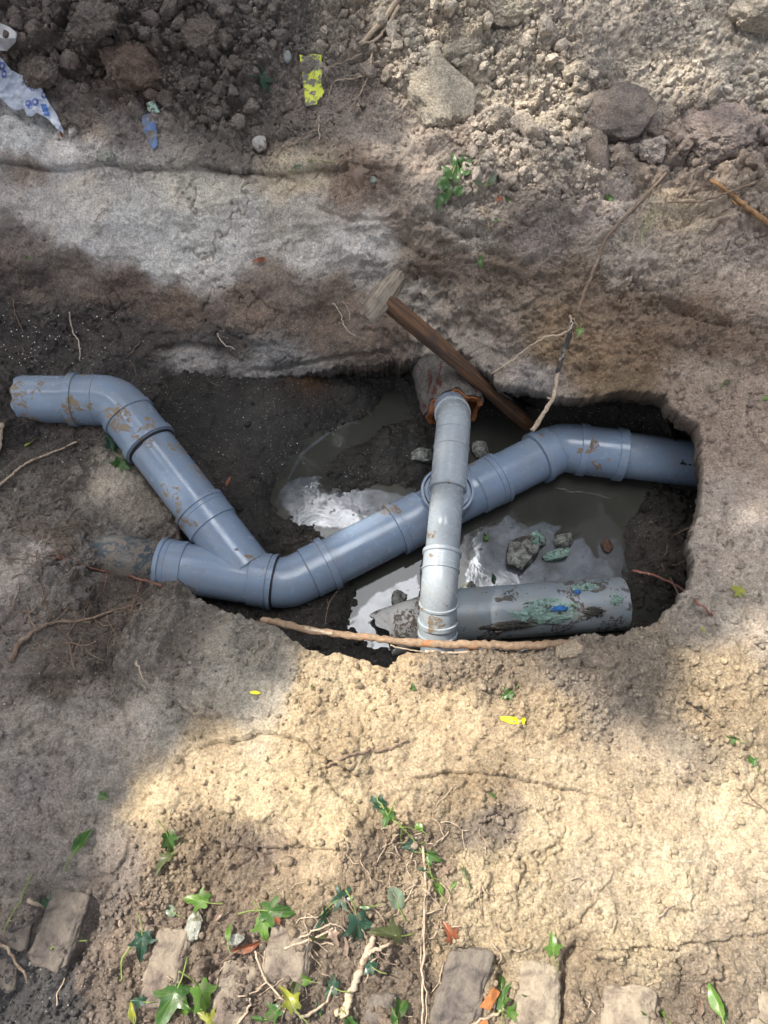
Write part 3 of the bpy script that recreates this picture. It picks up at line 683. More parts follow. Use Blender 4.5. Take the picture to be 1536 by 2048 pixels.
# ------------------------------------------------------------------ PIT FLOOR
WZ = -0.385
CB = [(250,760,-.36),(200,900,-.40),(230,1100,-.42),(330,1250,-.38),(350,780,-.318),(320,870,-.322),(330,1000,-.338),(350,1120,-.40),(430,780,-.32),(440,870,-.34),(420,960,-.355),(470,930,-.345),(480,1020,-.365),(520,860,-.345),(560,790,-.335),(600,750,-.33),(700,740,-.345),(640,810,-.35),
 (730,790,-.36),(790,810,-.41),(780,770,-.372),(830,790,-.365),(740,850,-.395),(700,870,-.40),(640,900,-.40),(580,960,-.40),(560,1000,-.41),(620,1010,-.42),(720,1020,-.42),(800,1000,-.415),(660,940,-.375),(720,910,-.362),(800,880,-.355),(800,940,-.360),(860,900,-.36),(700,955,-.37),(830,960,-.37),
 (520,990,-.36),(545,1060,-.36),(600,1090,-.365),(560,1110,-.38),(680,1085,-.40),(520,1120,-.37),(620,1190,-.365),(560,1220,-.36),(660,1230,-.36),(690,1190,-.372),(740,1180,-.41),(720,1250,-.41),(820,1150,-.42),(780,1260,-.42),(700,1290,-.37),(760,1330,-.36),(850,1330,-.4),
 (960,1000,-.42),(900,1100,-.42),(960,1200,-.42),(1050,1100,-.42),(1150,1100,-.42),(1100,1000,-.43),(1200,960,-.43),(1250,1000,-.41),(1200,1080,-.41),(1230,1150,-.40),(1000,1300,-.4),(1150,1250,-.40),(1300,960,-.40),(1400,960,-.40),
 (1290,1020,-.375),(1330,1010,-.355),(1350,1060,-.345),(1290,1080,-.37),(1320,1120,-.35),(1280,1150,-.372),(1370,1160,-.33),(1300,1190,-.385),(1320,1220,-.39),(1370,1230,-.35),(1280,1230,-.39),
 (900,850,-.38),(960,860,-.39),(1000,840,-.39),(950,790,-.36),(1060,830,-.36),(1100,850,-.36),(1130,820,-.33),(1200,840,-.33),(1300,850,-.32),(1400,870,-.31),(1100,780,-.30),(1300,790,-.28),(1450,1000,-.35),(1450,1100,-.33),(1500,850,-.3),(900,760,-.34),(800,730,-.34),(1000,760,-.32)]
FB = RBF(wctrl(CB))
bx = np.arange(-0.80, 1.12, 0.0027); by = np.arange(0.22, 1.52, 0.0027)
BX, BY = np.meshgrid(bx, by); b1, b2 = BX.ravel(), BY.ravel()
bz = FB(b1, b2)
bp = np.stack([b1, b2, bz], 1)
sm = np.exp(-(((b1 - P(500,850,-.34).x) / .15) ** 2 + ((b2 - P(500,850,-.34).y) / .13) ** 2))    # smeared smooth mud
rgh = 1 - 0.85 * sm
r3 = np.clip((b1 - P(1270,1050,-.36).x) / .06, 0, 1)
bz = bz + rgh * (fbm(bp, 14, 5, 0.6, 41) * 0.013 + domes(b1 + fbm(bp,40,2,.5,42)*.006, b2, 0.04, 7, 0.6) * 0.28 + domes(b1, b2, 0.017, 8, 0.6) * (0.42 + .3 * r3)) + fbm(bp, 90, 3, 0.6, 43) * 0.0025 + sm * fbm(bp * np.array([1, 2.5, 1]), 9, 3, 0.5, 44) * 0.008
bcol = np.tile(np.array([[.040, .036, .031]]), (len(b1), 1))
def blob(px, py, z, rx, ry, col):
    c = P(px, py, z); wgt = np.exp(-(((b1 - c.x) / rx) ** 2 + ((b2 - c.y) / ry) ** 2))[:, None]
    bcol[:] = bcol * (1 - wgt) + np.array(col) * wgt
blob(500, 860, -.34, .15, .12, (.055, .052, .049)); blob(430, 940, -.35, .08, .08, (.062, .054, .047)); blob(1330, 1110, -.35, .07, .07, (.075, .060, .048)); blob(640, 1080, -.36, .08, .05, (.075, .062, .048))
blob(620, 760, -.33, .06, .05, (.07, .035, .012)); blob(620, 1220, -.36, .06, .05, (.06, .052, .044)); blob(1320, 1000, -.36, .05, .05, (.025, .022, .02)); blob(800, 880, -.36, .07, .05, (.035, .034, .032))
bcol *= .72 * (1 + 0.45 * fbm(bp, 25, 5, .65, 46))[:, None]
bw = np.clip(0.75 - (bz - WZ) * 8, 0.25, 1)
BV = np.stack([b1, b2, bz], 1)
ii = np.arange(len(b1)).reshape(BX.shape)
BF = np.stack([ii[:-1, :-1].ravel(), ii[:-1, 1:].ravel(), ii[1:, 1:].ravel(), ii[1:, :-1].ravel()], 1)
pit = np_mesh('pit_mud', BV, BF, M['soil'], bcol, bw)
tag(pit, kind='structure')
at_r = pit.data.attributes.new('rgh', 'FLOAT', 'POINT'); at_r.data.foreach_set('value', np.full(len(BV), .8, np.float32))
print('pit', time.time() - T0)

# ------------------------------------------------------------------ WATER
m, n, l, b = new_mat('murky_water')
tc = n.new('ShaderNodeNewGeometry').outputs['Position']
c = mixc(n, l, ramp(n, l, noise(n, l, tc, 5, 5, 0.6), [(0.35, 0.0), (0.65, 1.0)]), (0.032, 0.032, 0.027), (0.048, 0.047, 0.039))
c = mixc(n, l, ramp(n, l, noise(n, l, tc, 120, 2, 0.5), [(0.755, 0.0), (0.78, 1.0)]), c, (0.2, 0.2, 0.17))
fa = n.new('ShaderNodeAttribute'); fa.attribute_name = 'Col'          # sky reflection painted in as paler, glossier patches
refl_col = mixc(n, l, ramp(n, l, noise(n, l, tc, 22, 6, .65, .8), [(.35, 0.0), (.65, 1.0)]), (.045, .052, .060), (.10, .112, .125))
refl_col = mixc(n, l, ramp(n, l, noise(n, l, tc, 150, 3, .6), [(.62, 0.0), (.66, 1.0)]), refl_col, (.06, .055, .045))
c = mixc(n, l, fa.outputs['Fac'], c, refl_col)
l.new(c, b.inputs['Base Color'])
l.new(ramp(n, l, noise(n, l, tc, 7, 5, 0.65), [(0.4, 0.02), (0.7, 0.12)]), b.inputs['Roughness'])
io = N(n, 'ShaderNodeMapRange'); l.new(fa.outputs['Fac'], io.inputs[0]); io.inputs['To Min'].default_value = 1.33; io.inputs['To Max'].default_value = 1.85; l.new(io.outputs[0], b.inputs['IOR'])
b.inputs['Specular IOR Level'].default_value = 0.6
l.new(bump(n, l, noise(n, l, tc, 18, 3, 0.5, 0.4), 0.10, 0.004), b.inputs['Normal'])
M['water'] = m
SKY_REFL = [([(556,985),(575,962),(600,952),(637,955),(640,985),(660,988),(700,978),(760,980),(800,988),(830,1000),(800,1022),(740,1050),(690,1060),(640,1052),(605,1062),(592,1082),(578,1062),(585,1030),(562,1010)], 1.0),
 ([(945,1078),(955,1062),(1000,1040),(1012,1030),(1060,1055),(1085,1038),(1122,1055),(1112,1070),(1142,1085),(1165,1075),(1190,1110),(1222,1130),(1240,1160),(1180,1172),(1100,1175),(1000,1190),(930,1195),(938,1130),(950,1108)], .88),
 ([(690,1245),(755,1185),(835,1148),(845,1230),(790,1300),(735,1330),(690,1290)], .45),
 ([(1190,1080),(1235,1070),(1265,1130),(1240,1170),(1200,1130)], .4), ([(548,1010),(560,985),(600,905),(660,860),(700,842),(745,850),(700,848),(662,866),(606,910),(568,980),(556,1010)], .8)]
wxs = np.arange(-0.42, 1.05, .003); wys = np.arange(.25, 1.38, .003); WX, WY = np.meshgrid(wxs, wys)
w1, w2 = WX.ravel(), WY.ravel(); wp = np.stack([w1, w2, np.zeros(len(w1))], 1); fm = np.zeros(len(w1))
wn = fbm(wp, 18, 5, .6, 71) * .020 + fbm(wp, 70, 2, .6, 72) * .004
for poly, st_ in SKY_REFL:
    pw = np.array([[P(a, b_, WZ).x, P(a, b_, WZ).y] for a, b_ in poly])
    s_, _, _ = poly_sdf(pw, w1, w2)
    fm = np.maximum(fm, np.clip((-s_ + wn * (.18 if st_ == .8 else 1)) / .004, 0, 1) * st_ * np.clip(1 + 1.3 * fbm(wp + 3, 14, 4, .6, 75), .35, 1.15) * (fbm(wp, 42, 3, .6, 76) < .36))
ii = np.arange(len(w1)).reshape(WX.shape)
WF = np.stack([ii[:-1, :-1].ravel(), ii[:-1, 1:].ravel(), ii[1:, 1:].ravel(), ii[1:, :-1].ravel()], 1)
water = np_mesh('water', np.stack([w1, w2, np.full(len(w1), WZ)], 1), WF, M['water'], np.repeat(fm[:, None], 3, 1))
tag(water, kind='structure')

bpy.context.view_layer.update()
SURF = [ground, pit, water]
def hit(px, py, surf=None):
    o = Vector((0, 0, CAMH)); dd = ray(px, py).normalized(); best = None
    for s_ in (surf or SURF):
        ok, loc, nr, _ = s_.ray_cast(o, dd)
        if ok and (best is None or (loc - o).length < (best[0] - o).length): best = (loc.copy(), nr.copy())
    return best if best else (P(px, py, 0), Vector((0, 0, 1)))
def drop(x, y, surf=None):
    best = None
    for s_ in (surf or SURF):
        ok, loc, nr, _ = s_.ray_cast(Vector((x, y, 1.2)), Vector((0, 0, -1)))
        if ok and (best is None or loc.z > best[0].z): best = (loc.copy(), nr.copy())
    return best if best else (Vector((x, y, 0)), Vector((0, 0, 1)))
def softn(px, py, r=10):
    v = Vector((0, 0, 0))
    a = hit(px - r, py)[0]; b_ = hit(px + r, py)[0]; c_ = hit(px, py - r)[0]; d_ = hit(px, py + r)[0]
    v = (b_ - a).cross(c_ - d_)
    if v.length < 1e-9: return Vector((0, 0, 1))
    v.normalize()
    return v if v.z > 0 else -v

# ------------------------------------------------------------------ sweeps
def frames(pts):
    pts = [Vector(p) for p in pts]; n = len(pts); T = []
    for i in range(n):
        a = pts[max(0, i - 1)]; b_ = pts[min(n - 1, i + 1)]
        t = b_ - a
        if t.length < 1e-9: t = T[-1] if T else Vector((1, 0, 0))
        T.append(t.normalized())
    up = Vector((0, 0, 1))
    if abs(T[0].dot(up)) > 0.95: up = Vector((0, 1, 0))
    u = T[0].cross(up).normalized(); fr = []
    for t in T:
        u = (u - t * u.dot(t))
        u = u.normalized() if u.length > 1e-6 else t.orthogonal().normalized()
        fr.append((t, u, t.cross(u)))
    return pts, fr

def sweep(pts, rad, seg=48, cap=(True, True), wob=0.0, flat=1.0, axis=None):
    pts, fr = frames(pts); vs = []; fs = []
    if axis is not None:
        t = Vector(axis).normalized(); u = t.orthogonal().normalized(); fr = [(t, u, t.cross(u))] * len(pts)
    for i, (p, (t, u, v)) in enumerate(zip(pts, fr)):
        r = rad[i] if hasattr(rad, '__len__') else rad
        for k in range(seg):
            a = 2 * math.pi * k / seg
            rr = r * (1 + (random.uniform(-wob, wob) if wob else 0))
            vs.append(p + u * (math.cos(a) * rr) + v * (math.sin(a) * rr * flat))
    for i in range(len(pts) - 1):
        for k in range(seg):
            a = i * seg + k; b_ = i * seg + (k + 1) % seg
            fs.append((a, b_, b_ + seg, a + seg))
    if cap[0]: fs.append(tuple(reversed(range(seg))))
    if cap[1]: fs.append(tuple(range((len(pts) - 1) * seg, len(pts) * seg)))
    return vs, fs

class MB:
    def __init__(s): s.v = []; s.f = []
    def add(s, vf):
        o = len(s.v); s.v += list(vf[0]); s.f += [tuple(i + o for i in f) for f in vf[1]]; return s
    def build(s, name, mat, parent=None, **kw): return mesh(name, s.v, s.f, mat, parent, **kw)

def prof(A, B, items):
    """profile along axis A->B: items (metres from A, radius); steps become sharp chamfers"""
    A = Vector(A); dr = (Vector(B) - A).normalized()
    return [A + dr * s_ for s_, _ in items], [r for _, r in items]

def arc_pts(A, C, B, dist, n=9):
    """rounded bend at corner C between directions to A and B, starting dist before it"""
    C = Vector(C); a = C + (Vector(A) - C).normalized() * dist; b_ = C + (Vector(B) - C).normalized() * dist
    out = []
    for i in range(n):
        t = i / (n - 1)
        out.append(a * (1 - t) ** 2 + C * 2 * t * (1 - t) + b_ * t * t)
    return out

def along(A, B, pa, pb, pix):
    d_ = ((pb[0] - pa[0]), (pb[1] - pa[1]))
    f = ((pix[0] - pa[0]) * d_[0] + (pix[1] - pa[1]) * d_[1]) / (d_[0] ** 2 + d_[1] ** 2)
    return f * (Vector(B) - Vector(A)).length

def rib(s0, R, w_=0.012, h=0.0045):          # raised ring in a profile
    return [(s0 - w_ / 2, R), (s0 - w_ / 2 + .0012, R + h), (s0 + w_ / 2 - .0012, R + h), (s0 + w_ / 2, R)]
def groove(s0, R, w_=0.003, h=0.0012):
    return [(s0 - w_ / 2, R), (s0, R - h), (s0 + w_ / 2, R)]

# ------------------------------------------------------------------ MAIN PIPELINE
r = 0.0625; RF = 0.0672
pix = dict(N0=(46, 798), N1=(232, 801), J=(505, 1153), M0=(150, 1104), M1=(576, 1168), M2=(1120, 894), M3=(1520, 944))
zz = dict(N0=-.235, N1=-.24, J=-.325, M0=-.315, M1=-.33, M2=-.335, M3=-.325)
W = {k: P(pix[k][0], pix[k][1], zz[k]) for k in pix}
line = empty('drain_pipeline', W['M1'], 'long run of blue-grey plastic drain pipe with elbows and a Y branch crossing the pit', 'drain pipe')
def al(a, b_, p_): return along(W[a], W[b_], pix[a], pix[b_], p_)

def broken_tube(A, B, r_, L, mat, name, parent, jag=0.02, seed=1, thick=0.0035, seg=64, mat_in=None, jag_end=True, nseg=24):
    """open tube with real wall thickness and a jagged first end"""
    A = Vector(A); dr = (Vector(B) - A).normalized()
    rs = np.random.RandomState(seed)
    ph = rs.rand(6) * 6.28; am = rs.rand(6)
    vs = []; fs = []
    _, fr = frames([A, A + dr])
    t, u, v = fr[0]
    for layer, rr in ((0, r_), (1, r_ - thick)):
        for i in range(nseg + 1):
            for k in range(seg):
                a = 2 * math.pi * k / seg
                jg = sum(am[j] * math.sin((j * 2 + 1) * a + ph[j]) for j in range(6)) / 3 * jag if jag_end else 0
                s_ = jg * (1 - i / nseg) + L * i / nseg
                vs.append(A + dr * s_ + u * math.cos(a) * rr + v * math.sin(a) * rr)
    n1 = (nseg + 1) * seg
    for i in range(nseg):
        for k in range(seg):
            a = i * seg + k; b_ = i * seg + (k + 1) % seg
            fs.append((a, b_, b_ + seg, a + seg)); fs.append((n1 + b_, n1 + a, n1 + a + seg, n1 + b_ + seg))
    for k in range(seg):
        a = k; b_ = (k + 1) % seg
        fs.append((b_, a, n1 + a, n1 + b_))
        a += nseg * seg; b_ += nseg * seg
        fs.append((a, b_, n1 + b_, n1 + a))
    return mesh(name, vs, fs, mat, parent, sharp=40)

# upper-left stub, elbow, coupling
s1 = al('N0', 'N1', (150, 800)); L01 = (W['N1'] - W['N0']).length
broken_tube(W['N0'], W['N1'], r, s1 + .02, M['pvc_dirty'], 'pipe', line, 0.012, 4)
pA = prof(W['N0'], W['N1'], [(s1 - .012, r + .001), (s1 - .012, RF), *rib(s1, RF, .020), (s1 + .012, RF), *groove(al('N0','N1',(197,800)), RF)])
bend = arc_pts(W['N0'], W['N1'], W['J'], 0.040)
t2 = al('N1', 'J', (262, 832)); t3 = al('N1', 'J', (309, 892))
pB = prof(W['N1'], W['J'], [*rib(t2, RF, .016)])
ve = sweep(pA[0] + bend + pB[0], pA[1] + [RF] * len(bend) + pB[1], 56)
MB().add(ve).build('elbow', M['pvc_dirty'], line, sharp=32)
pB = prof(W['N1'], W['J'], [(t2 + .006, RF - .001), (t2 + .007, RF + .0006), (t3 - .02, RF + .0006), *rib(t3 - .009, RF + .0006, .018, .005), (t3 + .003, r + .0035), (t3 + .003, r)])
MB().add(sweep(*pB, 56)).build('coupling', M['pvc_dirty'], line, sharp=32)
MB().add(sweep(*prof(W['N1'], W['J'], [(t3 + .001, r), (t3 + .001, r + .0042), (t3 + .006, r + .0042), (t3 + .008, r)]), 56)).build('rubber_ring', M['rubber'], line, sharp=32)
t4 = al('N1', 'J', (403, 1020)); t5 = al('N1', 'J', (431, 1058)); LJ = (W['J'] - W['N1']).length
MB().add(sweep(*prof(W['N1'], W['J'], [(t3 - .01, r), (t4, r)]), 56, (False, False))).build('pipe', M['pvc_dirty'], line)
# wye: branch arm + body
wy = MB()
wy.add(sweep(*prof(W['N1'], W['J'], [(t4 - .004, r), (t4 - .003, RF + .003), (t4 + .006, RF + .003), (t4 + .008, RF), (t4 + .014, RF), (t4 + .015, RF + .0022), (t4 + .019, RF + .0022), (t4 + .020, RF + .001), (t5 - .002, RF + .001), (t5, RF - .0028), (t5 + .004, RF - .0035), (LJ - .02, RF - .0035)]), 56, (True, False)))
g0 = al('M0', 'M1', (324, 1130)); g1_ = al('M0', 'M1', (374, 1138)); g2_ = al('M0', 'M1', (503, 1157)); g3_ = al('M0', 'M1', (550, 1164))
wy.add(sweep(*prof(W['M0'], W['M1'], [(g0 - .003, r), (g0 - .002, RF + .0035), (g0 + .008, RF + .0035), (g0 + .010, RF), (g0 + .018, RF), (g0 + .019, RF + .002), (g0 + .023, RF + .002), (g0 + .024, RF + .001), (g1_ - .002, RF + .001), (g1_, RF - .0025), (g1_ + .003, RF - .003),
    (g2_ - .003, RF - .003), (g2_, RF - .002), (g2_ + .002, RF + .001), (g3_ - .022, RF + .001), (g3_ - .021, RF + .0025), (g3_ - .015, RF + .0025), (g3_ - .014, RF), (g3_ - .009, RF), (g3_ - .008, RF + .004), (g3_, RF + .004), (g3_ + .001, RF - .004)]), 64))
wy.build('wye_fitting', M['pvc'], line, sharp=32)
MB().add(sweep(*prof(W['M0'], W['M1'], [(g3_ + .0005, r), (g3_ + .0005, RF + .001), (g3_ + .004, RF + .001), (g3_ + .0045, r)]), 56)).build('rubber_ring', M['rubber'], line, sharp=32)
# old pipe the wye was pushed on to
MB().add(sweep(*prof(W['M0'], W['M1'], [(-.05, r - .002), (g0 + .01, r - .002)]), 56)).build('buried_pipe', M['pvc_buried'], line)
# elbow at M1
k1 = along(W['M1'], W['M2'], pix['M1'], pix['M2'], (650, 1131)); k0 = along(W['M1'], W['M2'], pix['M1'], pix['M2'], (613, 1149))
bend = arc_pts(W['M0'], W['M1'], W['M2'], 0.032)
pp0 = prof(W['M0'], W['M1'], [(g3_ + .003, r), (g3_ + .0045, RF - .003)])
pp1 = prof(W['M1'], W['M2'], [(k0 - .002, RF - .003), (k0, RF - .0045), (k0 + .002, RF), *rib(k1, RF, .018, .0045), (k1 + .0095, r)])
MB().add(sweep(pp0[0] + bend + pp1[0], pp0[1] + [RF - .003] * len(bend) + pp1[1], 56)).build('elbow', M['pvc'], line, sharp=32)
def am(x): return along(W['M1'], W['M2'], pix['M1'], pix['M2'], (x, 1168 - .5037 * (x - 576)))
MB().add(sweep(*prof(W['M1'], W['M2'], [(k1 - .01, r), (am(792) + .01, r)]), 56, (False, False))).build('pipe', M['pvc'], line)
# inspection tee
a1, a2, a3, a4 = am(779), am(838), am(938), am(992)
tee = MB()
tee.add(sweep(*prof(W['M1'], W['M2'], [(a1 - .001, r), (a1, RF + .0035), (a1 + .010, RF + .0035), (a1 + .011, RF + .001), (a1 + .017, RF + .001), (a1 + .018, RF + .003), (a1 + .022, RF + .003), (a1 + .023, RF + .001), (a2 - .003, RF + .001), (a2, RF - .002), (a2 + .003, RF - .003),
   (a3 - .003, RF - .003), (a3, RF - .002), (a3 + .003, RF + .001), (a4 - .026, RF + .001), (a4 - .025, RF + .003), (a4 - .020, RF + .003), (a4 - .019, RF + .001), (a4 - .011, RF + .001), (a4 - .010, RF + .0035), (a4, RF + .0035), (a4 + .001, r)]), 64))
dr = (W['M2'] - W['M1']).normalized()
foot = W['M1'] + dr * am(879)
up = Vector((0, 0, 1))
ztop = -.243 - foot.z
tee.add(sweep([foot, foot + up * (ztop - .03), foot + up * (ztop - .028), foot + up * (ztop - .004), foot + up * ztop, foot + up * ztop, foot + up * (ztop - .012), foot + up * (ztop - .012)], [.0635, .0635, .068, .068, .0665, .061, .060, .01], 56, (False, True), axis=up))
teeo = tee.build('inspection_tee', M['pvc'], line, sharp=32)
MB().add(sweep([foot + up * (ztop - .011), foot + up * (ztop - .003), foot + up * (ztop - .0015), foot + up * (ztop - .0015), foot + up * (ztop - .004), foot + up * (ztop - .004)], [.0575, .0575, .0565, .050, .0485, .02], 48, (False, True), axis=up)).build('cap', M['pvc'], line, sharp=32)
# pipe on to M2
a5 = am(1075)
MB().add(sweep(*prof(W['M1'], W['M2'], [(a4 - .01, r), (a5 + .01, r)]), 56, (False, False))).build('pipe', M['pvc'], line)
def ar(x): return along(W['M2'], W['M3'], pix['M2'], pix['M3'], (x, 894 + .125 * (x - 1120)))
bend = arc_pts(W['M1'], W['M2'], W['M3'], 0.022, 5)
q0 = prof(W['M1'], W['M2'], [(a5 - .010, r), (a5 - .009, RF + .005), (a5 + .008, RF + .005), (a5 + .009, RF + .0005), *groove(am(1103), RF + .0005)])
q1 = prof(W['M2'], W['M3'], [*rib(ar(1165), RF, .022, .0045)])
MB().add(sweep(q0[0] + bend + q1[0], q0[1] + [RF - .001] * len(bend) + q1[1], 56)).build('elbow', M['pvc'], line, sharp=32)
b1_, b2_ = ar(1175), ar(1241)
MB().add(sweep(*prof(W['M2'], W['M3'], [(b1_ - .008, RF - .001), (b1_ - .006, RF + .0008), (b2_ - .014, RF + .0008), *rib(b2_, RF + .0008, .024, .0045), (b2_ + .014, r)]), 56)).build('coupling', M['pvc'], line, sharp=32)
Lr = (W['M3'] - W['M2']).length
pr = MB().add(sweep(*prof(W['M2'], W['M3'], [(b2_, r), (Lr + .12, r)]), 64, (False, True))).build('pipe', M['pvc'], line)
# printed mark on that pipe: two black triangles and a letter M
def on_pipe(A, B, s_, ang, rr):
    A = Vector(A); dv = (Vector(B) - A).normalized(); u = dv.cross(Vector((0, 0, 1))).normalized(); v = u.cross(dv).normalized()   # v up, u towards camera
    return A + dv * s_ + (u * math.sin(ang) + v * math.cos(ang)) * rr
mk = MB()
def glyph(polys, s0, ang0, h):
    for poly in polys:
        vs = []
        # subdivide by fan of small quads: sample the outline finely
        for (x_, y_) in poly: vs.append(on_pipe(W['M2'], W['M3'], s0 + x_ * h, ang0 - y_ * h / r, r + .0013))
        mk.add((vs, [tuple(range(len(vs)))]))
sM = ar(1347)
glyph([[(0, 0), (.35, .35), (.55, .95), (.75, .9), (.62, .55), (1.0, .45), (1.5, .05), (1.5, 0)]], sM, .62, .014)
glyph([[(0, 0), (.55, .55), (1.15, 0)]], sM + .0225, .62, .010)
glyph([[(0, 0), (0, .8), (.2, .8), (.2, 0)], [(.2, .8), (.5, .35), (.5, .05), (.2, .5)], [(.8, .8), (.8, .5), (.5, .05), (.5, .35)], [(.8, 0), (.8, .8), (1.0, .8), (1.0, 0)]], sM + .036, .62, .011)
mk.build('printed_mark', M['ink'], line, smooth=False)

# ------------------------------------------------------------------ THIN GREY RISER PIPE
rt = 0.0395; RT = 0.0425
R1 = P(908, 838, -.160); R2 = P(878, 1176, -.160)
dn = (R2 - R1).normalized()
upb = Vector((0.02, 1, -1)).normalized(); dwn = Vector((0.0, -1, -1.05)).normalized()
R0 = R1 + upb * .13; R3 = R2 + dwn * .26
riser = empty('thin_pipe', R2, 'thin pale grey plastic pipe with two elbows passing over the blue-grey drain pipe', 'drain pipe')
broken_tube(R0, R1, rt + .006, .075, M['pvc'], 'socket', riser, 0, 3, jag_end=False, nseg=4)
# top elbow
bend = arc_pts(R0, R1, R2, .028, 8)
q0 = prof(R0, R1, [(.03, rt - .003), (.066, rt - .002), (.067, RT + .004), (.079, RT + .004), (.080, RT + .0005)])
L12 = (R2 - R1).length
def at_(y): return (y - 838) / (1176 - 838) * L12
q1 = prof(R1, R2, [(at_(868) - .001, RT + .0005), (at_(868), RT - .001), (at_(868) + .001, RT + .0008), (at_(898), RT + .0008), (at_(899), RT + .002), (at_(903), RT + .002), (at_(906), RT - .002)])
MB().add(sweep(q0[0] + bend + q1[0], q0[1] + [RT + .0005] * len(bend) + q1[1], 48)).build('elbow', M['pvc_light'], riser, sharp=32)
MB().add(sweep(*prof(R1, R2, [(at_(903), RT - .002), (at_(905), RT + .0005), (at_(963), RT + .0005), (at_(964), RT + .002), (at_(986), RT + .002), (at_(988), RT + .0025), (at_(990), rt)]), 48)).build('coupling', M['pvc_light'], riser, sharp=32)
MB().add(sweep(*prof(R1, R2, [(at_(980), rt), (at_(1125), rt)]), 48)).build('pipe', M['pvc_light'], riser)
bend = arc_pts(R1, R2, R3, .034, 8)
q0 = prof(R1, R2, [(at_(1108), rt), (at_(1109), RT + .003), (at_(1115), RT + .003), (at_(1117), RT), (at_(1141), RT), (at_(1142), RT + .0018), (at_(1146), RT + .0018), (at_(1147), RT - .0005)])
q1 = prof(R2, R3, [(.038, RT - .0005), (.039, RT + .0025), (.044, RT + .0025), (.045, RT)])
MB().add(sweep(q0[0] + bend + q1[0], q0[1] + [RT - .0005] * len(bend) + q1[1], 48)).build('elbow', M['pvc_light'], riser, sharp=32)
MB().add(sweep(*prof(R2, R3, [(.043, RT - .001), (.047, RT + .0003), (.082, RT + .0003), (.083, RT + .0045), (.093, RT + .0045), (.094, RT + .001), (.115, RT + .001), (.116, RT + .004), (.124, RT + .004), (.125, rt), (.26, rt)]), 48)).build('coupling', M['pvc_light'], riser, sharp=32)

# ------------------------------------------------------------------ OLD CLAY PIPE coming out of the far bank
CL0 = P(908, 822, -.285); CL1 = CL0 + Vector((-0.055, 0.30, -0.015))
clay = empty('clay_pipe', CL1, 'broken orange clay pipe crusted with grey concrete under the far bank', 'clay pipe')
def clay_tube():
    A = CL0; drr = (CL1 - A).normalized(); _, fr = frames([A, CL1]); t, u, v = fr[0]
    for nm, ro, ri_, mt, sh, wb in (('crust', .085, .079, M['clay_out'], .006, .006), ('pipe_wall', .0785, .065, M['clay'], 0, .0)):
        vs = []; fs = []; seg = 64; ns = 30; L = .36
        for layer in (0, 1):
            rr = (ro, ri_)[layer]
            for i in range(ns + 1):
                for k in range(seg):
                    a = 2 * math.pi * k / seg
                    # clay shows at left, right and below; crust stops earlier there and covers the top
                    top = math.sin(a) if v.z > 0 else -math.sin(a)
                    jag = .010 * math.sin(3 * a + 1) + .006 * math.sin(7 * a) + .004 * math.sin(13 * a + 2)
                    s0_ = (0.004 if nm == 'crust' else -0.002) + jag + (0.045 * max(0, -top + .2) if nm == 'crust' else 0.0)
                    s_ = s0_ + (L - s0_) * i / ns
                    pt = A + drr * s_ + u * math.cos(a) * rr + v * math.sin(a) * rr
                    if layer == 0 and wb:
                        nn = perlin(np.array([pt.x * 40]), np.array([pt.y * 40]), np.array([pt.z * 40]))[0]
                        pt += (u * math.cos(a) + v * math.sin(a)) * nn * wb
                    vs.append(pt)
        n1 = (ns + 1) * seg
        for i in range(ns):
            for k in range(seg):
                a = i * seg + k; b_ = i * seg + (k + 1) % seg
                fs.append((a, b_, b_ + seg, a + seg)); fs.append((n1 + b_, n1 + a, n1 + a + seg, n1 + b_ + seg))
        for k in range(seg):
            a = k; b_ = (k + 1) % seg; fs.append((b_, a, n1 + a, n1 + b_))
        mesh(nm, vs, fs, mt, clay, sharp=50)
clay_tube()

# ------------------------------------------------------------------ OLD CUT PIPE lying in the water + broken shard
OA = P(895, 1232, -.352); OB = P(1245, 1207, -.352)
old = empty('cut_pipe', (OA + OB) / 2, 'muddy grey length of old plastic pipe with mint green crust lying in the water', 'old pipe')
broken_tube(OB, OA, .0665, (OB - OA).length + .01, M['pvc_old'], 'pipe_wall', old, 0.003, 9, thick=.005)
def patch_on(A, B, px, py, z, ls, la, rr, mat, name, parent, seed, thick=.006):
    """crust hugging a cylinder: ragged outline, lumpy height"""
    A = Vector(A); dv = (Vector(B) - A).normalized(); u = dv.cross(Vector((0, 0, 1))).normalized(); v = u.cross(dv).normalized()
    if u.y > 0: u = -u
    c = P(px, py, z); s0 = (c - A).dot(dv); rel = c - A - dv * s0; a0 = math.atan2(rel.dot(u), rel.dot(v))
    nu, nv = 46, 30; pts = []; hh = []
    for i in range(nu):
        for j in range(nv):
            x_ = (i / (nu - 1) - .5) * 2; y_ = (j / (nv - 1) - .5) * 2
            pts.append((x_, y_))
    pa = np.array([[x_ * 2 + seed * 3, y_ * 2, seed] for x_, y_ in pts])
    e = fbm(pa, 1.1, 4, .6, seed); hgt = fbm(pa, 3.0, 4, .6, seed + 1)
    vs = []; keep_ = []
    for (x_, y_), ee, h_ in zip(pts, e, hgt):
        f = 1 - (x_ * x_ + y_ * y_) + ee * 1.5 - 0.15
        keep_.append(f > 0)
        rad_ = rr + (min(f * 1.5, 1) * thick * (0.7 + h_) if f > 0 else -.001)
        ang = a0 + y_ * la / rr
        vs.append(A + dv * (s0 + x_ * ls) + (u * math.sin(ang) + v * math.cos(ang)) * rad_)
    fs = []
    for i in range(nu - 1):
        for j in range(nv - 1):
            qd = (i * nv + j, i * nv + j + 1, (i + 1) * nv + j + 1, (i + 1) * nv + j)
            if sum(keep_[k] for k in qd) >= 2: fs.append(qd)
    return mesh(name, vs, fs, mat, parent)
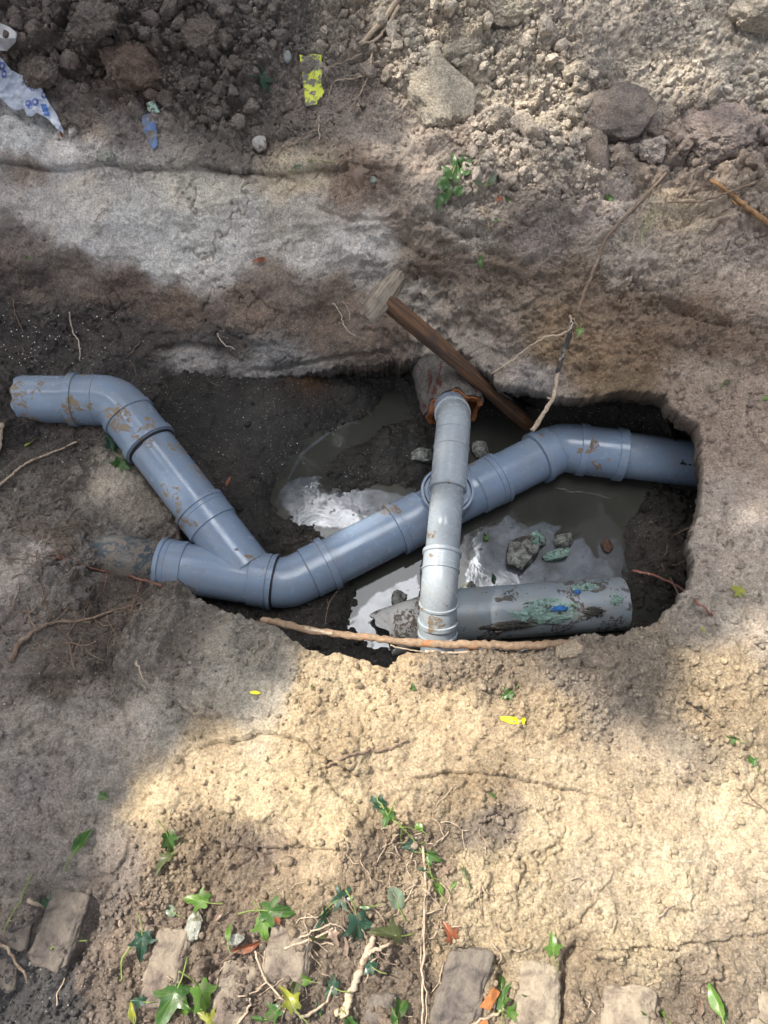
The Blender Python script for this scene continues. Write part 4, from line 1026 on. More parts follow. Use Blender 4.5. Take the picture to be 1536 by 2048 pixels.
M['crust'] = simple_mat('mint_crust', (0.20, 0.30, 0.26), 0.85, 0.5, 130, 1.0, 0.004, second=(0.07, 0.065, 0.055), sscale=48, spots=(0.54, 0.60))
M['crust_dark'] = simple_mat('dark_crust', (0.05, 0.045, 0.038), 0.8, 0.6, 110, 1.0, 0.004, second=(0.2, 0.2, 0.18), sscale=60, spots=(0.6, 0.66))
patch_on(OA, OB, 1085, 1225, -.29, .085, .034, .067, M['crust'], 'crust', old, 3)
patch_on(OA, OB, 1030, 1255, -.30, .085, .014, .067, M['crust_dark'], 'crust', old, 5, .008)
patch_on(OA, OB, 1190, 1225, -.29, .030, .014, .067, M['crust_dark'], 'crust', old, 8, .007)
patch_on(OA, OB, 1170, 1172, -.29, .035, .012, .067, M['crust'], 'crust', old, 6)
patch_on(OA, OB, 1118, 1217, -.285, .022, .008, .073, M['blue'], 'paint', old, 9, .003)
patch_on(OA, OB, 1155, 1184, -.285, .010, .006, .071, M['blue'], 'paint', old, 11, .003)
patch_on(OA, OB, 1232, 1200, -.29, .018, .016, .067, M['crust'], 'crust', old, 15, .003)

SA = P(768, 1262, -.355); SB = P(900, 1218, -.33)
sh = empty('pipe_shard', SA, 'stained off-white broken piece of pipe poking out beneath the thin pale pipe', 'pipe shard')
def shard():
    A = SA; dv = (SB - A).normalized(); u = dv.cross(Vector((0, 0, 1))).normalized(); v = u.cross(dv).normalized()
    vs = []; fs = []; ns, na = 16, 26; rr = .062
    for lay in (0, 1):
        for i in range(ns):
            for j in range(na):
                a = math.radians(-95 + 190 * j / (na - 1))
                s_ = (i / (ns - 1)) * .17 + (1 - i / (ns - 1)) * (.018 * math.sin(a * 2.2) + .006 * math.sin(a * 9))
                R_ = rr - lay * .005
                vs.append(A + dv * s_ + u * math.sin(a) * R_ + v * (math.cos(a) * R_ - .03))
    n1 = ns * na
    for i in range(ns - 1):
        for j in range(na - 1):
            q_ = (i * na + j, i * na + j + 1, (i + 1) * na + j + 1, (i + 1) * na + j)
            fs.append(q_); fs.append(tuple(n1 + k for k in reversed(q_)))
    for j in range(na - 1): fs.append((j + 1, j, n1 + j, n1 + j + 1))
    for i in range(ns - 1):
        fs.append((i * na, (i + 1) * na, n1 + (i + 1) * na, n1 + i * na))
        a = i * na + na - 1; fs.append((a + na, a, n1 + a, n1 + a + na))
    mesh('shell', vs, fs, M['pvc_chip'], sh, sharp=50)
shard()

# ------------------------------------------------------------------ SHOVEL HANDLE
G0 = P(770, 596, .035); S1 = P(1072, 862, -.40)
S0 = G0.copy()
tool = empty('shovel', S1, 'old wooden shovel standing in the pit with a worn T-shaped grip', 'shovel')
def oriented(name, loc, xdir, ydir, verts, faces, mat, parent, **kw):
    x = xdir.normalized(); z = x.cross(ydir).normalized(); y = z.cross(x)
    mt = Matrix((x, y, z)).transposed().to_4x4(); mt.translation = loc - parent.location
    me = bpy.data.meshes.new(name); me.from_pydata([tuple(v) for v in verts], [], faces); me.update()
    o = link(me, name, mat, parent, True, kw.get('sharp', 40)); o.matrix_basis = mt
    return o
Ls = (S1 - S0).length
pts = []; rad = []
for i in range(40):
    t = i / 39; pts.append(Vector((Ls * t, .004 * math.sin(t * 5), .005 * math.sin(t * 3.3 + 1)))); rad.append(.0215 + .0015 * math.sin(t * 9) - .001 * t)
vs, fs = sweep(pts, rad, 20, wob=.015)
oriented('shaft', S0, S1 - S0, Vector((0, 0, 1)), vs, fs, M['wood_shaft'], tool)
# grip: flattened, tapered towards both ends
gd = (P(803, 552, .045) - P(733, 642, .02)); Lg = gd.length
pts = [Vector((Lg * (i / 24 - .5), 0, 0)) for i in range(25)]
vs = []; fs = []; seg = 22
for i in range(25):
    t = i / 24; e = abs(2 * t - 1)
    hw = .027 * (1 - .34 * e ** 2.0); hh = .021 * (1 - .30 * e ** 2)
    if i in (0, 24): hw *= .9; hh *= .9
    for k in range(seg):
        a = 2 * math.pi * k / seg; ca, sa = math.cos(a), math.sin(a)
        sgn = lambda q_: math.copysign(abs(q_) ** .62, q_)
        vs.append((pts[i].x, sgn(ca) * hw, sgn(sa) * hh + .0))
for i in range(24):
    for k in range(seg):
        a = i * seg + k; b_ = i * seg + (k + 1) % seg; fs.append((a, b_, b_ + seg, a + seg))
fs.append(tuple(reversed(range(seg)))); fs.append(tuple(range(24 * seg, 25 * seg)))
oriented('grip', G0 + Vector((-.004, .002, .004)), gd, (S1 - S0), vs, fs, M['wood_grey'], tool, sharp=50)

# ------------------------------------------------------------------ lumps (clods, stones, rubble)
import bmesh
def ico(sub):
    bm = bmesh.new(); bmesh.ops.create_icosphere(bm, subdivisions=sub, radius=1)
    v = np.array([p.co[:] for p in bm.verts]); f = np.array([[q_.index for q_ in p.verts] for p in bm.faces]); bm.free(); return v, f
I2, I3, I4, I5 = ico(2), ico(3), ico(4), ico(6)
def lump_verts(seed, sub, rough=.3, ang=.5, fine=0.0):
    v, f = {2: I2, 3: I3, 4: I4, 5: I5}[sub]
    nn = fbm(v + seed * 11.3, 1.0, 3, .55, seed % 17)
    ff = fbm(v + seed * 3.1, 1.7, 2, .5, 5)
    rr = 1 + rough * nn * 1.2
    # planar facets: clip against random planes
    rs = np.random.RandomState(seed); out = v * rr[:, None]
    for _ in range(int(3 + ang * 8)):
        nvec = rs.normal(size=3); nvec /= np.linalg.norm(nvec); h = .62 + .3 * rs.rand()
        dd = out @ nvec; m_ = dd > h
        out[m_] -= np.outer(dd[m_] - h, nvec) * .85
    if fine:
        wv = fbm(v + seed, 4, 4, .6, 8) * .12
        out += v * (fbm(v + seed, 3, 6, .7, 4) * fine * 2.0 + domes(v[:, 0] + v[:, 2] * .7 + wv, v[:, 1] - v[:, 2] * .5 + wv, .22, seed % 9, .7) * fine * 2.2 + fbm(v + seed, 16, 3, .7, 9) * fine * .6)[:, None]
    return out, f
def rot_to(nv, spin):
    z = Vector(nv).normalized(); x = z.orthogonal().normalized(); y = z.cross(x)
    m_ = Matrix((x, y, z)).transposed() @ Matrix.Rotation(spin, 3, 'Z')
    return m_
def lump(name, px, py, sx, sy, sz, label, cat, mat, col, seed, sink=.35, spin=0, group=None, surf=None, rough=.3, ang=.35, parent=None, fine=.11, up=None):
    loc, _ = hit(px, py, surf); nv = up or softn(px, py, 25)
    v, f = lump_verts(seed, 5, rough, ang, fine)
    v = v * np.array([sx, sy, sz]); R_ = np.array(rot_to(nv, 0)); v = v @ np.array(Matrix.Rotation(spin, 3, 'Z')).T
    # keep x axis = world x as far as possible
    z = Vector(nv).normalized(); y = z.cross(Vector((1, 0, 0))).normalized(); x = y.cross(z); R_ = np.array(Matrix((x, y, z)).transposed())
    v = v @ R_.T + np.array(loc) + np.array(nv) * sz * (1 - sink)
    o = mesh(name, v, f, mat, None, origin=tuple(loc), col=np.tile(np.array(col), (len(v), 1)) * (1 + .25 * fbm(v, 25, 3, .6, 3))[:, None])
    tag(o, label, cat, group); return o
def sc(c, k=K):
    v = lin(c) * k
    return tuple(v * min(1, .47 / v.max()))
GC = 'large clods of dug soil'
def clod_(px, py, sx, sy, sz, col, seed, label, spin=0, **k):
    k.setdefault('sink', .5); lump('soil_clod', px, py, sx, sy, sz, label, 'soil clod', M['crumb'], sc(col, K * 1.12), seed, group=GC, spin=spin, **k)
clod_(262, 150, .095, .070, .05, (92, 78, 69), 3, 'big dark brown soil clod with a flat face near the top left', .25, rough=.45)
clod_(885, 190, .080, .110, .030, (158, 149, 134), 5, 'pale wedge-shaped slab of dry soil in the upper middle', .35, ang=.8, rough=.5)
clod_(1010, 12, .08, .05, .03, (152, 143, 128), 6, 'pale flat clod cut by the upper edge of the photo', .1, ang=.6, rough=.5)
clod_(1240, 236, .094, .070, .042, (96, 88, 82), 8, 'smooth dark grey-brown clod on the pale heap at upper right', -.2, rough=.4, fine=.05)
clod_(1190, 312, .030, .088, .026, (90, 82, 76), 28, 'narrow dark spade-smoothed slab hanging down left of the smooth dark clod', .05, rough=.15, fine=.02, ang=.9, sink=.15)
clod_(1440, 275, .085, .060, .045, (108, 98, 92), 9, 'dark purplish clod right of the smooth grey-brown clod', .2, rough=.5)
clod_(1300, 310, .035, .030, .03, (132, 123, 116), 10, 'small crumbly clod between the two dark clods at upper right', .2, rough=.5, fine=.16)
clod_(930, 95, .055, .040, .025, (152, 143, 128), 12, 'pale cracked slab above the wedge-shaped slab', .2, ang=.8, rough=.5)
clod_(1142, 1305, .028, .020, .014, (128, 116, 99), 14, 'rounded brown clod at the right end of the thick rim root', .2, rough=.4)
clod_(1505, 30, .07, .055, .04, (152, 143, 130), 15, 'pale grey clod in the upper right corner', .2, rough=.5)
clod_(85, 145, .055, .040, .035, (92, 83, 76), 16, 'dark crumbly clod right beside the torn plastic bag', .2, rough=.5, fine=.16)
clod_(410, 80, .045, .04, .03, (90, 81, 74), 17, 'dark lump of earth above and left of the ivy leaf', .2, rough=.5, fine=.16)
clod_(185, 60, .06, .045, .04, (92, 84, 78), 18, 'dark lumpy clod above the big brown clod', .8, rough=.5, fine=.16)
clod_(1085, 270, .045, .035, .03, (142, 133, 120), 19, 'knobbly pale clod on the heap left of the smooth dark clod', .8, rough=.5, fine=.18)
clod_(1000, 250, .035, .03, .025, (140, 131, 118), 24, 'smaller knobbly clod left of the knobbly pale one', .1, rough=.5, fine=.18)
clod_(1150, 150, .030, .025, .02, (140, 131, 118), 25, 'rounded pale clod above the narrow dark slab', .1, rough=.5, fine=.15)
lump('pebble', 520, 292, .020, .017, .016, 'rough off-white pebble on dark soil beside the trench edge', 'pebble', M['stone'], (.4, .4, .4), 31, .1)
lump('pebble', 573, 116, .011, .015, .010, 'smooth round grey pebble above left of the yellow tape strip', 'pebble', M['pebble'], (.4, .4, .4), 32, .1, rough=.08, ang=0, fine=0)
M['rubble'] = simple_mat('rubble', (0.22, 0.225, 0.20), 0.8, 0.6, 70, 1.0, 0.006, second=(0.05, 0.045, 0.038), sscale=28, spots=(0.46, 0.56))
M['mint'] = simple_mat('mint', (0.22, 0.33, 0.28), 0.85, 0.45, 90, 1.0, 0.006, second=(0.09, 0.085, 0.07), sscale=40, spots=(0.48, 0.56))
GR = 'lumps of rubble in the water'
UPV = Vector((0, 0, 1))
def rub(px, py, sx, sy, sz, label, mat, seed, spin=0):
    o = lump('rubble_lump', px, py, sx, sy, sz, label, 'rubble', mat, (.2, .2, .2), seed, .6, spin, GR, [water, pit], .45, .8, up=UPV, fine=.09)
    return o
rub(1042, 1112, .048, .044, .034, 'large grey rubble lump with a mint green top in the sky reflection', M['rubble'], 41, .3)
rub(1066, 1086, .030, .022, .036, 'mint green knob on the far side of the large grey rubble lump', M['mint'], 42, .3)
rub(1115, 1112, .036, .017, .020, 'low mint green lump right of the large grey rubble lump', M['mint'], 43, .3)
rub(1125, 1082, .026, .020, .024, 'small dark and green lump at the far right of the floating rubble', M['rubble'], 44, .1)
rub(936, 1180, .018, .018, .024, 'small grey lump wedged between the thin pale pipe and the old cut pipe', M['rubble'], 45, .1)
rub(797, 1200, .020, .024, .024, 'grey lump in the water left of the thin pale pipe', M['rubble'], 46, .1)
rub(845, 912, .030, .024, .020, 'dark rubble lump with white flecks above the round inspection cap', M['rubble'], 47, .1)
rub(1215, 1095, .016, .020, .012, 'small rusty brown lump at the right shore of the water', simple_mat('rusty', (.09, .045, .03), .5, .5, 80, .8), 48, .1)
rub(960, 905, .020, .030, .028, 'grey knobbly lump right of the thin pipe behind the tee', M['rubble'], 49, .1)

# ------------------------------------------------------------------ BRICKS
def brick_mat(name, c1, c2):
    return simple_mat(name, c1, 0.92, 0.5, 70, 1.0, 0.005, second=c2, sscale=22, spots=(0.36, 0.55))
BM = [brick_mat('brick_a', (.15, .115, .095), (.29, .24, .18)), brick_mat('brick_b', (.10, .082, .074), (.19, .16, .13)), brick_mat('brick_c', (.21, .165, .125), (.36, .30, .22))]
BR = [([(107, 1771), (184, 1790), (128, 1955), (52, 1926)], 1, 'dark purplish brick half buried in the shaded lower left', .010),
 ([(312, 1856), (384, 1862), (350, 2022), (278, 2008)], 0, 'brick under the large ivy leaf left of the dead rust leaf', .012),
 ([(546, 1846), (630, 1858), (612, 1975), (528, 1958)], 0, 'grey-brown brick left of the cluster of dark spiky ivy', .008),
 ([(452, 1921), (520, 1934), (486, 2060), (418, 2046)], 0, 'low brick just below the curled rust leaf', .006),
 ([(903, 1893), (990, 1906), (950, 2065), (852, 2050)], 1, 'brick with a dark shaded flank left of the orange tile chip', .012),
 ([(1035, 1913), (1117, 1931), (1118, 2070), (1020, 2060)], 2, 'brick beside the deep black gap at lower right', .012),
 ([(1203, 1964), (1313, 1974), (1310, 2075), (1200, 2070)], 2, 'sandy brick with a reddish upper edge at the lower right', .008),
 ([(1494, 1966), (1580, 1975), (1570, 2075), (1484, 2070)], 2, 'sandy brick cut off by the right edge of the photo', .004),
 ([(-20, 1822), (74, 1826), (52, 1908), (-40, 1900)], 1, 'dark brick end at the left edge beside the purplish brick', .006),
 ([(-30, 1912), (42, 1916), (30, 1990), (-50, 1990)], 1, 'small dark brick end at the left edge below its neighbour', .002),
 ([(738, 1984), (796, 1990), (782, 2075), (722, 2070)], 1, 'brick sunk below the split pale stick at the lower middle', .004)]
def brick(pxs, mi, label, lift):
    c = [Vector(P(px, py, 0)) for px, py in pxs]
    ctr = sum(c, Vector()) / 4
    g, _ = drop(ctr.x, ctr.y)
    zt = np.mean([drop(q_.x * .8 + ctr.x * .2, q_.y * .8 + ctr.y * .2)[0].z for q_ in c]) + lift * .8 + .003
    nU, nV, nW = 22, 40, 10
    bm = bmesh.new(); bmesh.ops.create_cube(bm, size=2)
    bmesh.ops.subdivide_edges(bm, edges=bm.edges[:], cuts=21, use_grid_fill=True)
    v = np.array([q_.co[:] for q_ in bm.verts]); f = [[q_.index for q_ in p.verts] for p in bm.faces]; bm.free()
    # rounded box
    inner = np.clip(v, -.82, .82); dlt = v - inner; ln = np.linalg.norm(dlt, axis=1); ln[ln == 0] = 1
    v = inner + dlt / ln[:, None] * np.minimum(ln, .18)[:, None]
    s_ = (v[:, 0] + 1) / 2; t_ = (1 - v[:, 1]) / 2
    ca = np.array([list(q_) for q_ in c])
    top = (ca[0][None] * ((1 - s_) * (1 - t_))[:, None] + ca[1][None] * (s_ * (1 - t_))[:, None] + ca[2][None] * (s_ * t_)[:, None] + ca[3][None] * ((1 - s_) * t_)[:, None])
    out = top.copy(); out[:, 2] = zt - .025 + v[:, 2] * .025
    nrm_ = v / np.linalg.norm(v, axis=1)[:, None]
    dd = fbm(out, 16, 5, .6, mi + 3) * .013 + fbm(out, 80, 4, .65, 5) * .0042
    dd -= .006 * np.clip(np.sum(np.abs(v) > .8, axis=1) - 1, 0, 2) * np.clip(fbm(out, 30, 2, .5, 9) + .4, 0, 1)
    out += nrm_ * dd[:, None]
    o = mesh('brick', out, f, BM[mi], None, origin=(ctr.x, ctr.y, zt - .05))
    tag(o, label, 'brick', 'bricks half buried along the bottom')
for bdef in BR: brick(*bdef)
bpy.context.view_layer.update()
print('objects', time.time() - T0)

# ------------------------------------------------------------------ CRUMBS scattered over the ground (uncountable)
def scatter(name, nsmall, weight_fn, smin, smax, pw, seed, src='A', sub=2):
    rs = np.random.RandomState(seed)
    if src == 'A': VV, CCl, ok = V[core], colA[core], (sd[core] > .004)
    else: VV, CCl, ok = BV, bcol, (bz > WZ - .003)
    wts = weight_fn() * ok; wts = wts / wts.sum()
    ids = rs.choice(len(VV), nsmall, p=wts)
    bv_, bf_ = I2 if sub == 2 else I4
    shapes = [lump_verts(100 + k, 2, .62, .9)[0] if sub == 2 else lump_verts(100 + k, 4, .55, .5, .10)[0] for k in range(14)]
    size = smin * (1 - rs.rand(nsmall) * (1 - (smin / smax) ** pw)) ** (-1 / pw)
    nvt = len(bv_); outv = np.zeros((nsmall * nvt, 3), np.float32); outc = np.zeros((nsmall * nvt, 3), np.float32)
    for k in range(14):
        m_ = np.nonzero((np.arange(nsmall) % 14) == k)[0]
        a = rs.rand(len(m_)) * 6.28; b_ = rs.rand(len(m_)) * 6.28
        ca, sa, cb_, sb = np.cos(a), np.sin(a), np.cos(b_), np.sin(b_)
        S = shapes[k][None] * (size[m_][:, None, None] * (0.7 + .6 * rs.rand(len(m_), 1, 3)))
        X = S[:, :, 0] * ca[:, None] - S[:, :, 1] * sa[:, None]; Y = S[:, :, 0] * sa[:, None] + S[:, :, 1] * ca[:, None]
        Yb = Y * cb_[:, None] - S[:, :, 2] * sb[:, None]; Zb = Y * sb[:, None] + S[:, :, 2] * cb_[:, None]
        pos = VV[ids[m_]] + np.stack([np.zeros(len(m_)), np.zeros(len(m_)), size[m_] * .35], 1)
        arr = np.stack([X, Yb, Zb], 2) + pos[:, None]
        rows = (m_[:, None] * nvt + np.arange(nvt)[None]).ravel()
        outv[rows] = arr.reshape(-1, 3)
        cc = CCl[ids[m_]] * (0.82 + .4 * rs.rand(len(m_), 1)); outc[rows] = np.repeat(cc, nvt, 0)
    fc = (bf_[None] + (np.arange(nsmall) * nvt)[:, None, None]).reshape(-1, 3)
    o = np_mesh(name, outv, fc, M['crumb'], outc)
    return o
cr_ = crum.copy(); vis = (p3[:, 0] > -1.3) & (p3[:, 0] < 1.35) & (p3[:, 1] > -.35) & (p3[:, 1] < 2.15)
slope_ok = np.clip(nrm[core][:, 2] * 1.5 - .6, 0.05, 1)
patchy = np.clip(fbm(p3, 6, 3, .6, 51) * 2 + .8, .05, 1.6)
o = scatter('soil_crumbs', 30000, lambda: (cr_ ** 2.2) * vis * slope_ok * patchy, .0018, .0085, 1.9, 5)
tag(o, 'loose crumbs of soil scattered over the banks and heap', 'soil crumbs', kind='stuff')
topm = (p3[:, 1] > 1.50)
o = scatter('soil_lumps', 1500, lambda: (np.clip(clod - .25, 0, 1) ** 1.5) * vis * topm * patchy, .007, .022, 2.0, 6, sub=3)
tag(o, 'broken lumps of earth piled on the far heap', 'soil crumbs', kind='stuff')
vB = (b2 > .3) & (b1 > -.6) & (b1 < .95)
o = scatter('mud_crumbs', 2200, lambda: vB * (0.1 + 1.0 * r3 + .5 * ((b2 < .78) & (b1 < .0))) * rgh, .002, .011, 1.6, 8, 'B')
tag(o, 'wet mud crumbs on the pit floor', 'soil crumbs', kind='stuff')
_keep = colA.copy(); colA[:] = np.array([.42, .39, .34])
o = scatter('pale_grit', 700, lambda: vis * 1.0 * np.clip(patchy, 0.1, 2), .0012, .0042, 2.2, 9)
colA[:] = _keep
tag(o, 'pale grit and shell fragments sprinkled over the soil', 'grit', kind='stuff')
print('crumbs', time.time() - T0)

# ------------------------------------------------------------------ TWIGS AND ROOTS
def smooth_path(pts, k=6):
    out = []
    n_ = len(pts)
    for i in range(n_ - 1):
        p0 = pts[max(0, i - 1)]; p1 = pts[i]; p2 = pts[i + 1]; p3_ = pts[min(n_ - 1, i + 2)]
        for j in range(k):
            t = j / k
            out.append(.5 * ((2 * p1) + (p2 - p0) * t + (2 * p0 - 5 * p1 + 4 * p2 - p3_) * t * t + (3 * p1 - p0 - 3 * p2 + p3_) * t ** 3))
    out.append(pts[-1]); return out
def twig_geo(paths, lift=None, jit=.0012):
    mb = MB()
    for path in paths:
        pxs, r0, r1 = path[0], path[1], path[2]
        lf = path[3] if len(path) > 3 else None
        pts = []
        for i, c in enumerate(pxs):
            if len(c) == 3: pts.append(P(*c))
            else:
                h_, _ = hit(c[0], c[1]); l_ = (lf if lf is not None else 0.4 * r0)
                if isinstance(l_, (list, tuple)): l_ = l_[i]
                pts.append(h_ + Vector((0, -.3, 1)).normalized() * l_)
        sp = smooth_path(pts)
        sp = [q_ + Vector((random.gauss(0, jit), random.gauss(0, jit), random.gauss(0, jit * .7))) for q_ in sp]
        rr = [(r0 + (r1 - r0) * i / (len(sp) - 1)) * random.uniform(.85, 1.18) for i in range(len(sp))]
        mb.add(sweep(sp, rr, 8 if r0 < .004 else 14, wob=.06))
    return mb
def twig(name, paths, mat, label, cat, group=None, jit=.0012):
    mb = twig_geo(paths, None, jit)
    o = mb.build(name, mat, None, origin=tuple(mb.v[0])); tag(o, label, cat, group); return o
GT = 'twigs and roots lying on the soil'
rr_ = empty('thick_root', P(768, 1280, .0), 'thick rust-brown root running along the near rim of the pit', 'root')
mb = twig_geo([([(525, 1240, -.075), (560, 1247, -.055), (640, 1263, -.03), (720, 1272, -.02), (768, 1279, -.012), (830, 1286, -.008), (900, 1289, -.004), (960, 1289, -.004), (1010, 1291, -.003), (1060, 1291, -.002), (1105, 1288, -.01), (1150, 1286, -.022)], .0068, .0085)], jit=.0011)
mb.build('root_body', M['bark'], rr_)
for fp in (([(610, 1257, -.03), (640, 1262, -.024), (665, 1268, -.02)], .004, .003), ([(850, 1302, -.012), (900, 1306, -.012), (950, 1303, -.010)], .0035, .002), ([(780, 1290, -.016), (820, 1300, -.02), (850, 1303, -.02)], .002, .001)):
    twig_geo([fp], jit=.0006).build('loose_fibre', M['twig_pale'], rr_)
twig('branch', [([(815, -20), (775, 40), (722, 100)], .0065, .0055, .02), ([(800, 20), (770, 70), (748, 92), (722, 98)], .0045, .003, .018), ([(748, 92), (742, 130), (736, 160), (722, 190), (703, 220)], .003, .0012, .012), ([(738, 155), (705, 162), (668, 170), (655, 208)], .0022, .001, .01), ([(725, 118), (690, 135), (640, 148)], .0014, .0008, .022)], M['twig_pale'], 'forked pale branch reaching in at the top right of the yellow tape strip', 'branch')
hang = empty('hanging_twig', hit(1210, 480)[0], 'long forked twig hanging down over the edge above the right pipe', 'twig')
twig_geo([([(1330, 350), (1265, 420), (1210, 482), (1185, 540), (1160, 600), (1145, 640)], .0034, .0045, [.006, .012, .018, .03, .04, .05])]).build('twig_body', M['twig_brown'], hang)
twig_geo([([(1145, 640, .005), (1135, 680, -.02), (1124, 715, -.045), (1116, 745, -.06)], .0055, .0055)]).build('dark_bark', M['bark_dark'], hang)
twig_geo([([(1116, 742, -.06), (1107, 790, -.09), (1088, 825, -.115), (1065, 860, -.14)], .0042, .0058), ([(1101, 798, -.095), (1093, 795, -.09)], .003, .001), ([(1140, 632, .01), (1143, 655, .0), (1120, 670, -.005), (1092, 673, -.01), (1060, 692, -.02), (1025, 720, -.03), (984, 746, -.045)], .0025, .0016)], jit=.001).build('bare_fork', M['twig_pale'], hang)
twig_geo([([(1138, 632, .01), (1148, 640, .01), (1158, 660, .0)], .0010, .0008)]).build('side_shoot', M['twig_pale'], hang)
twig('twig', [([(1560, 335), (1500, 372), (1450, 392), (1400, 408), (1330, 412)], .0045, .0022, .015)], M['twig_brown'], 'brown twig reaching in from the right edge below the dark clod', 'twig', GT)
twig('bark_strip', [([(1418, 366), (1450, 385), (1490, 420), (1545, 462)], .0045, .0065, .012), ([(1440, 385), (1470, 410), (1500, 428)], .003, .002, .004)], simple_mat('dry_bark', (.3, .17, .08), .8, .5, 80, .9), 'ragged orange-brown strip of bark crossing the twig at the right edge', 'bark')
twig('twig', [([(-10, 985), (30, 950), (62, 925), (105, 908), (158, 886)], .0032, .0022, .012)], M['twig_pale'], 'pale twig lying below the broken pipe end at the left edge', 'twig', GT)
twig('stick', [([(8, 850), (2, 885), (-8, 935)], .008, .006, .012)], M['twig_pale'], 'short thick bleached stick at the left edge below the pipe', 'stick', GT)
twig('root', [([(118, 1115), (160, 1128), (210, 1142), (250, 1150), (285, 1160), (330, 1172)], .0035, .0022, .012), ([(285, 1160), (270, 1195), (262, 1225)], .0015, .0008, .004), ([(215, 1145), (213, 1165), (208, 1182)], .002, .001, .006), ([(125, 1100), (150, 1120)], .0015, .002, .008)], M['twig_red'], 'reddish forked root beside the buried pipe end', 'root', GT)
twig('root', [([(28, 1320), (40, 1290), (75, 1262), (110, 1245), (170, 1240), (230, 1222), (290, 1205)], .0055, .0018, .008), ([(75, 1262), (60, 1230), (55, 1200)], .003, .001, .004), ([(110, 1245), (140, 1215), (150, 1190)], .002, .001, .004), ([(190, 1235), (210, 1250), (260, 1240)], .0014, .0008, .003)], M['twig_brown'], 'branching brown root on the slope at lower left of the pit', 'root', GT)
twig('twig', [([(1262, 1142), (1300, 1152), (1340, 1172), (1385, 1202), (1422, 1230)], .0034, .0024, [.015, .03, .04, .02, .004])], M['twig_red'], 'reddish twig jutting over the right rim of the pit', 'twig', GT)
twig('root', [([(1320, 1128), (1340, 1160), (1362, 1205)], .002, .0015, .01)], M['twig_brown'], 'short brown root crossing under the reddish twig', 'root', GT)
twig('root', [([(1396, 1048), (1345, 1072), (1328, 1105), (1342, 1130), (1392, 1112)], .0018, .0013, .012)], M['twig_brown'], 'thin looped root curling out of the right pit wall', 'root', GT)
st = empty('split_stick', hit(715, 1960)[0], 'pale stick with a split splintered end among the ivy at the lower middle', 'stick')
twig_geo([([(748, 1868), (735, 1900), (712, 1955), (698, 1990)], .0045, .0065, .008), ([(735, 1900), (760, 1892), (780, 1880)], .004, .002, .012)]).build('stick_body', M['twig_pale'], st)
twig_geo([([(700, 1985), (690, 2010), (672, 2022)], .0075, .004, .009), ([(700, 1988), (695, 2012), (684, 2026)], .005, .003, .016)]).build('split_end', simple_mat('fresh_wood', (.55, .42, .27), .7, .3, 200, .6), st)
twig('root', [([(845, 1690), (850, 1760), (848, 1850), (845, 1950), (842, 2060)], .0022, .0018, .01), ([(850, 1790), (842, 1900), (850, 1980), (852, 2060)], .0012, .001, .008)], M['twig_pale'], 'long thin straight root running down to the lower edge from the ivy trail', 'root', GT)
twig('root', [([(682, 1690), (684, 1750), (686, 1810), (690, 1850)], .0013, .0009, .008)], M['twig_brown'], 'thin upright root above the dark spiky ivy', 'root', GT)
twig('root', [([(655, 1530), (690, 1512), (740, 1500), (780, 1495), (815, 1478)], .0030, .0018, .005)], M['twig_brown'], 'brown root across the small sand ledge above the ivy trail', 'root', GT)
twig('stem', [([(-10, 1865), (28, 1898), (62, 1952)], .0030, .0022, .015)], M['twig_brown'], 'curved brown stem across the dark brick ends at the left edge', 'stem', GT)
twig('grass_stem', [([(70, 1742), (45, 1795), (14, 1858)], .0014, .001, .01)], M['stem_green'], 'green stem standing out of the shaded soil at the lower left', 'stem', GT)
twig('grass_stem', [([(108, 1892), (140, 1878), (180, 1874)], .0014, .001, .012)], M['stem_green'], 'short green stem lying over the dark purplish brick', 'stem', GT)
twig('root', [([(664, 606), (680, 625), (690, 655), (712, 674)], .0015, .0010, .006), ([(684, 604), (698, 622), (700, 642)], .001, .0006, .004)], M['root_white'], 'white forked root hanging on the far wall left of the shovel grip', 'root', GT)
twig('root', [([(140, 625), (148, 665), (160, 690), (161, 722)], .0022, .0014, .006)], M['root_white'], 'pale root hanging down the wall above the left elbow', 'root', GT)
twig('root', [([(436, 668), (446, 686), (472, 700)], .002, .0014, .005)], M['root_white'], 'short pale root sticking out low on the far wall', 'root', GT)
twig('root', [([(28, 600), (32, 630), (44, 655), (46, 668)], .0016, .001, .005), ([(32, 606), (62, 610)], .001, .0007, .004)], M['twig_brown'], 'thin dark root on the wall at the left edge', 'root', GT)
twig('root', [([(282, 684), (268, 700), (256, 716)], .0015, .0008, .006)], M['twig_brown'], 'small slanted root just above the left elbow joint', 'root', GT)
twig('root', [([(640, 236), (638, 260), (640, 282)], .0018, .0014, .008)], M['root_white'], 'short white root below the yellow tape strip', 'root', GT)
twig('root', [([(660, 312), (648, 338), (628, 362)], .0018, .0013, .01)], M['twig_brown'], 'brown rootlet bridging the straight edge of the far wall', 'root', GT)
twig('straw', [([(274, 1322), (284, 1350), (294, 1385)], .0026, .0016, .004)], M['twig_pale'], 'pale straw lying on the smooth shaded bank', 'straw', GT)
twig('root', [([(1472, 1545), (1490, 1580), (1512, 1605), (1545, 1635)], .0014, .001, .004), ([(1480, 1600), (1520, 1615)], .001, .0007, .003)], M['twig_brown'], 'thin dark root on the sunlit sand at the right edge', 'root', GT)
twig('root', [([(1372, 1402), (1405, 1425), (1442, 1455)], .0024, .0012, .003)], M['bark_dark'], 'dark root lying in a crack on the right sunlit bank', 'root', GT)
twig('root', [([(700, 1130), (690, 1165), (660, 1205), (650, 1250)], .0014, .001, .012)], M['twig_brown'], 'fine root hanging in the water left of the thin pale pipe', 'root', GT)
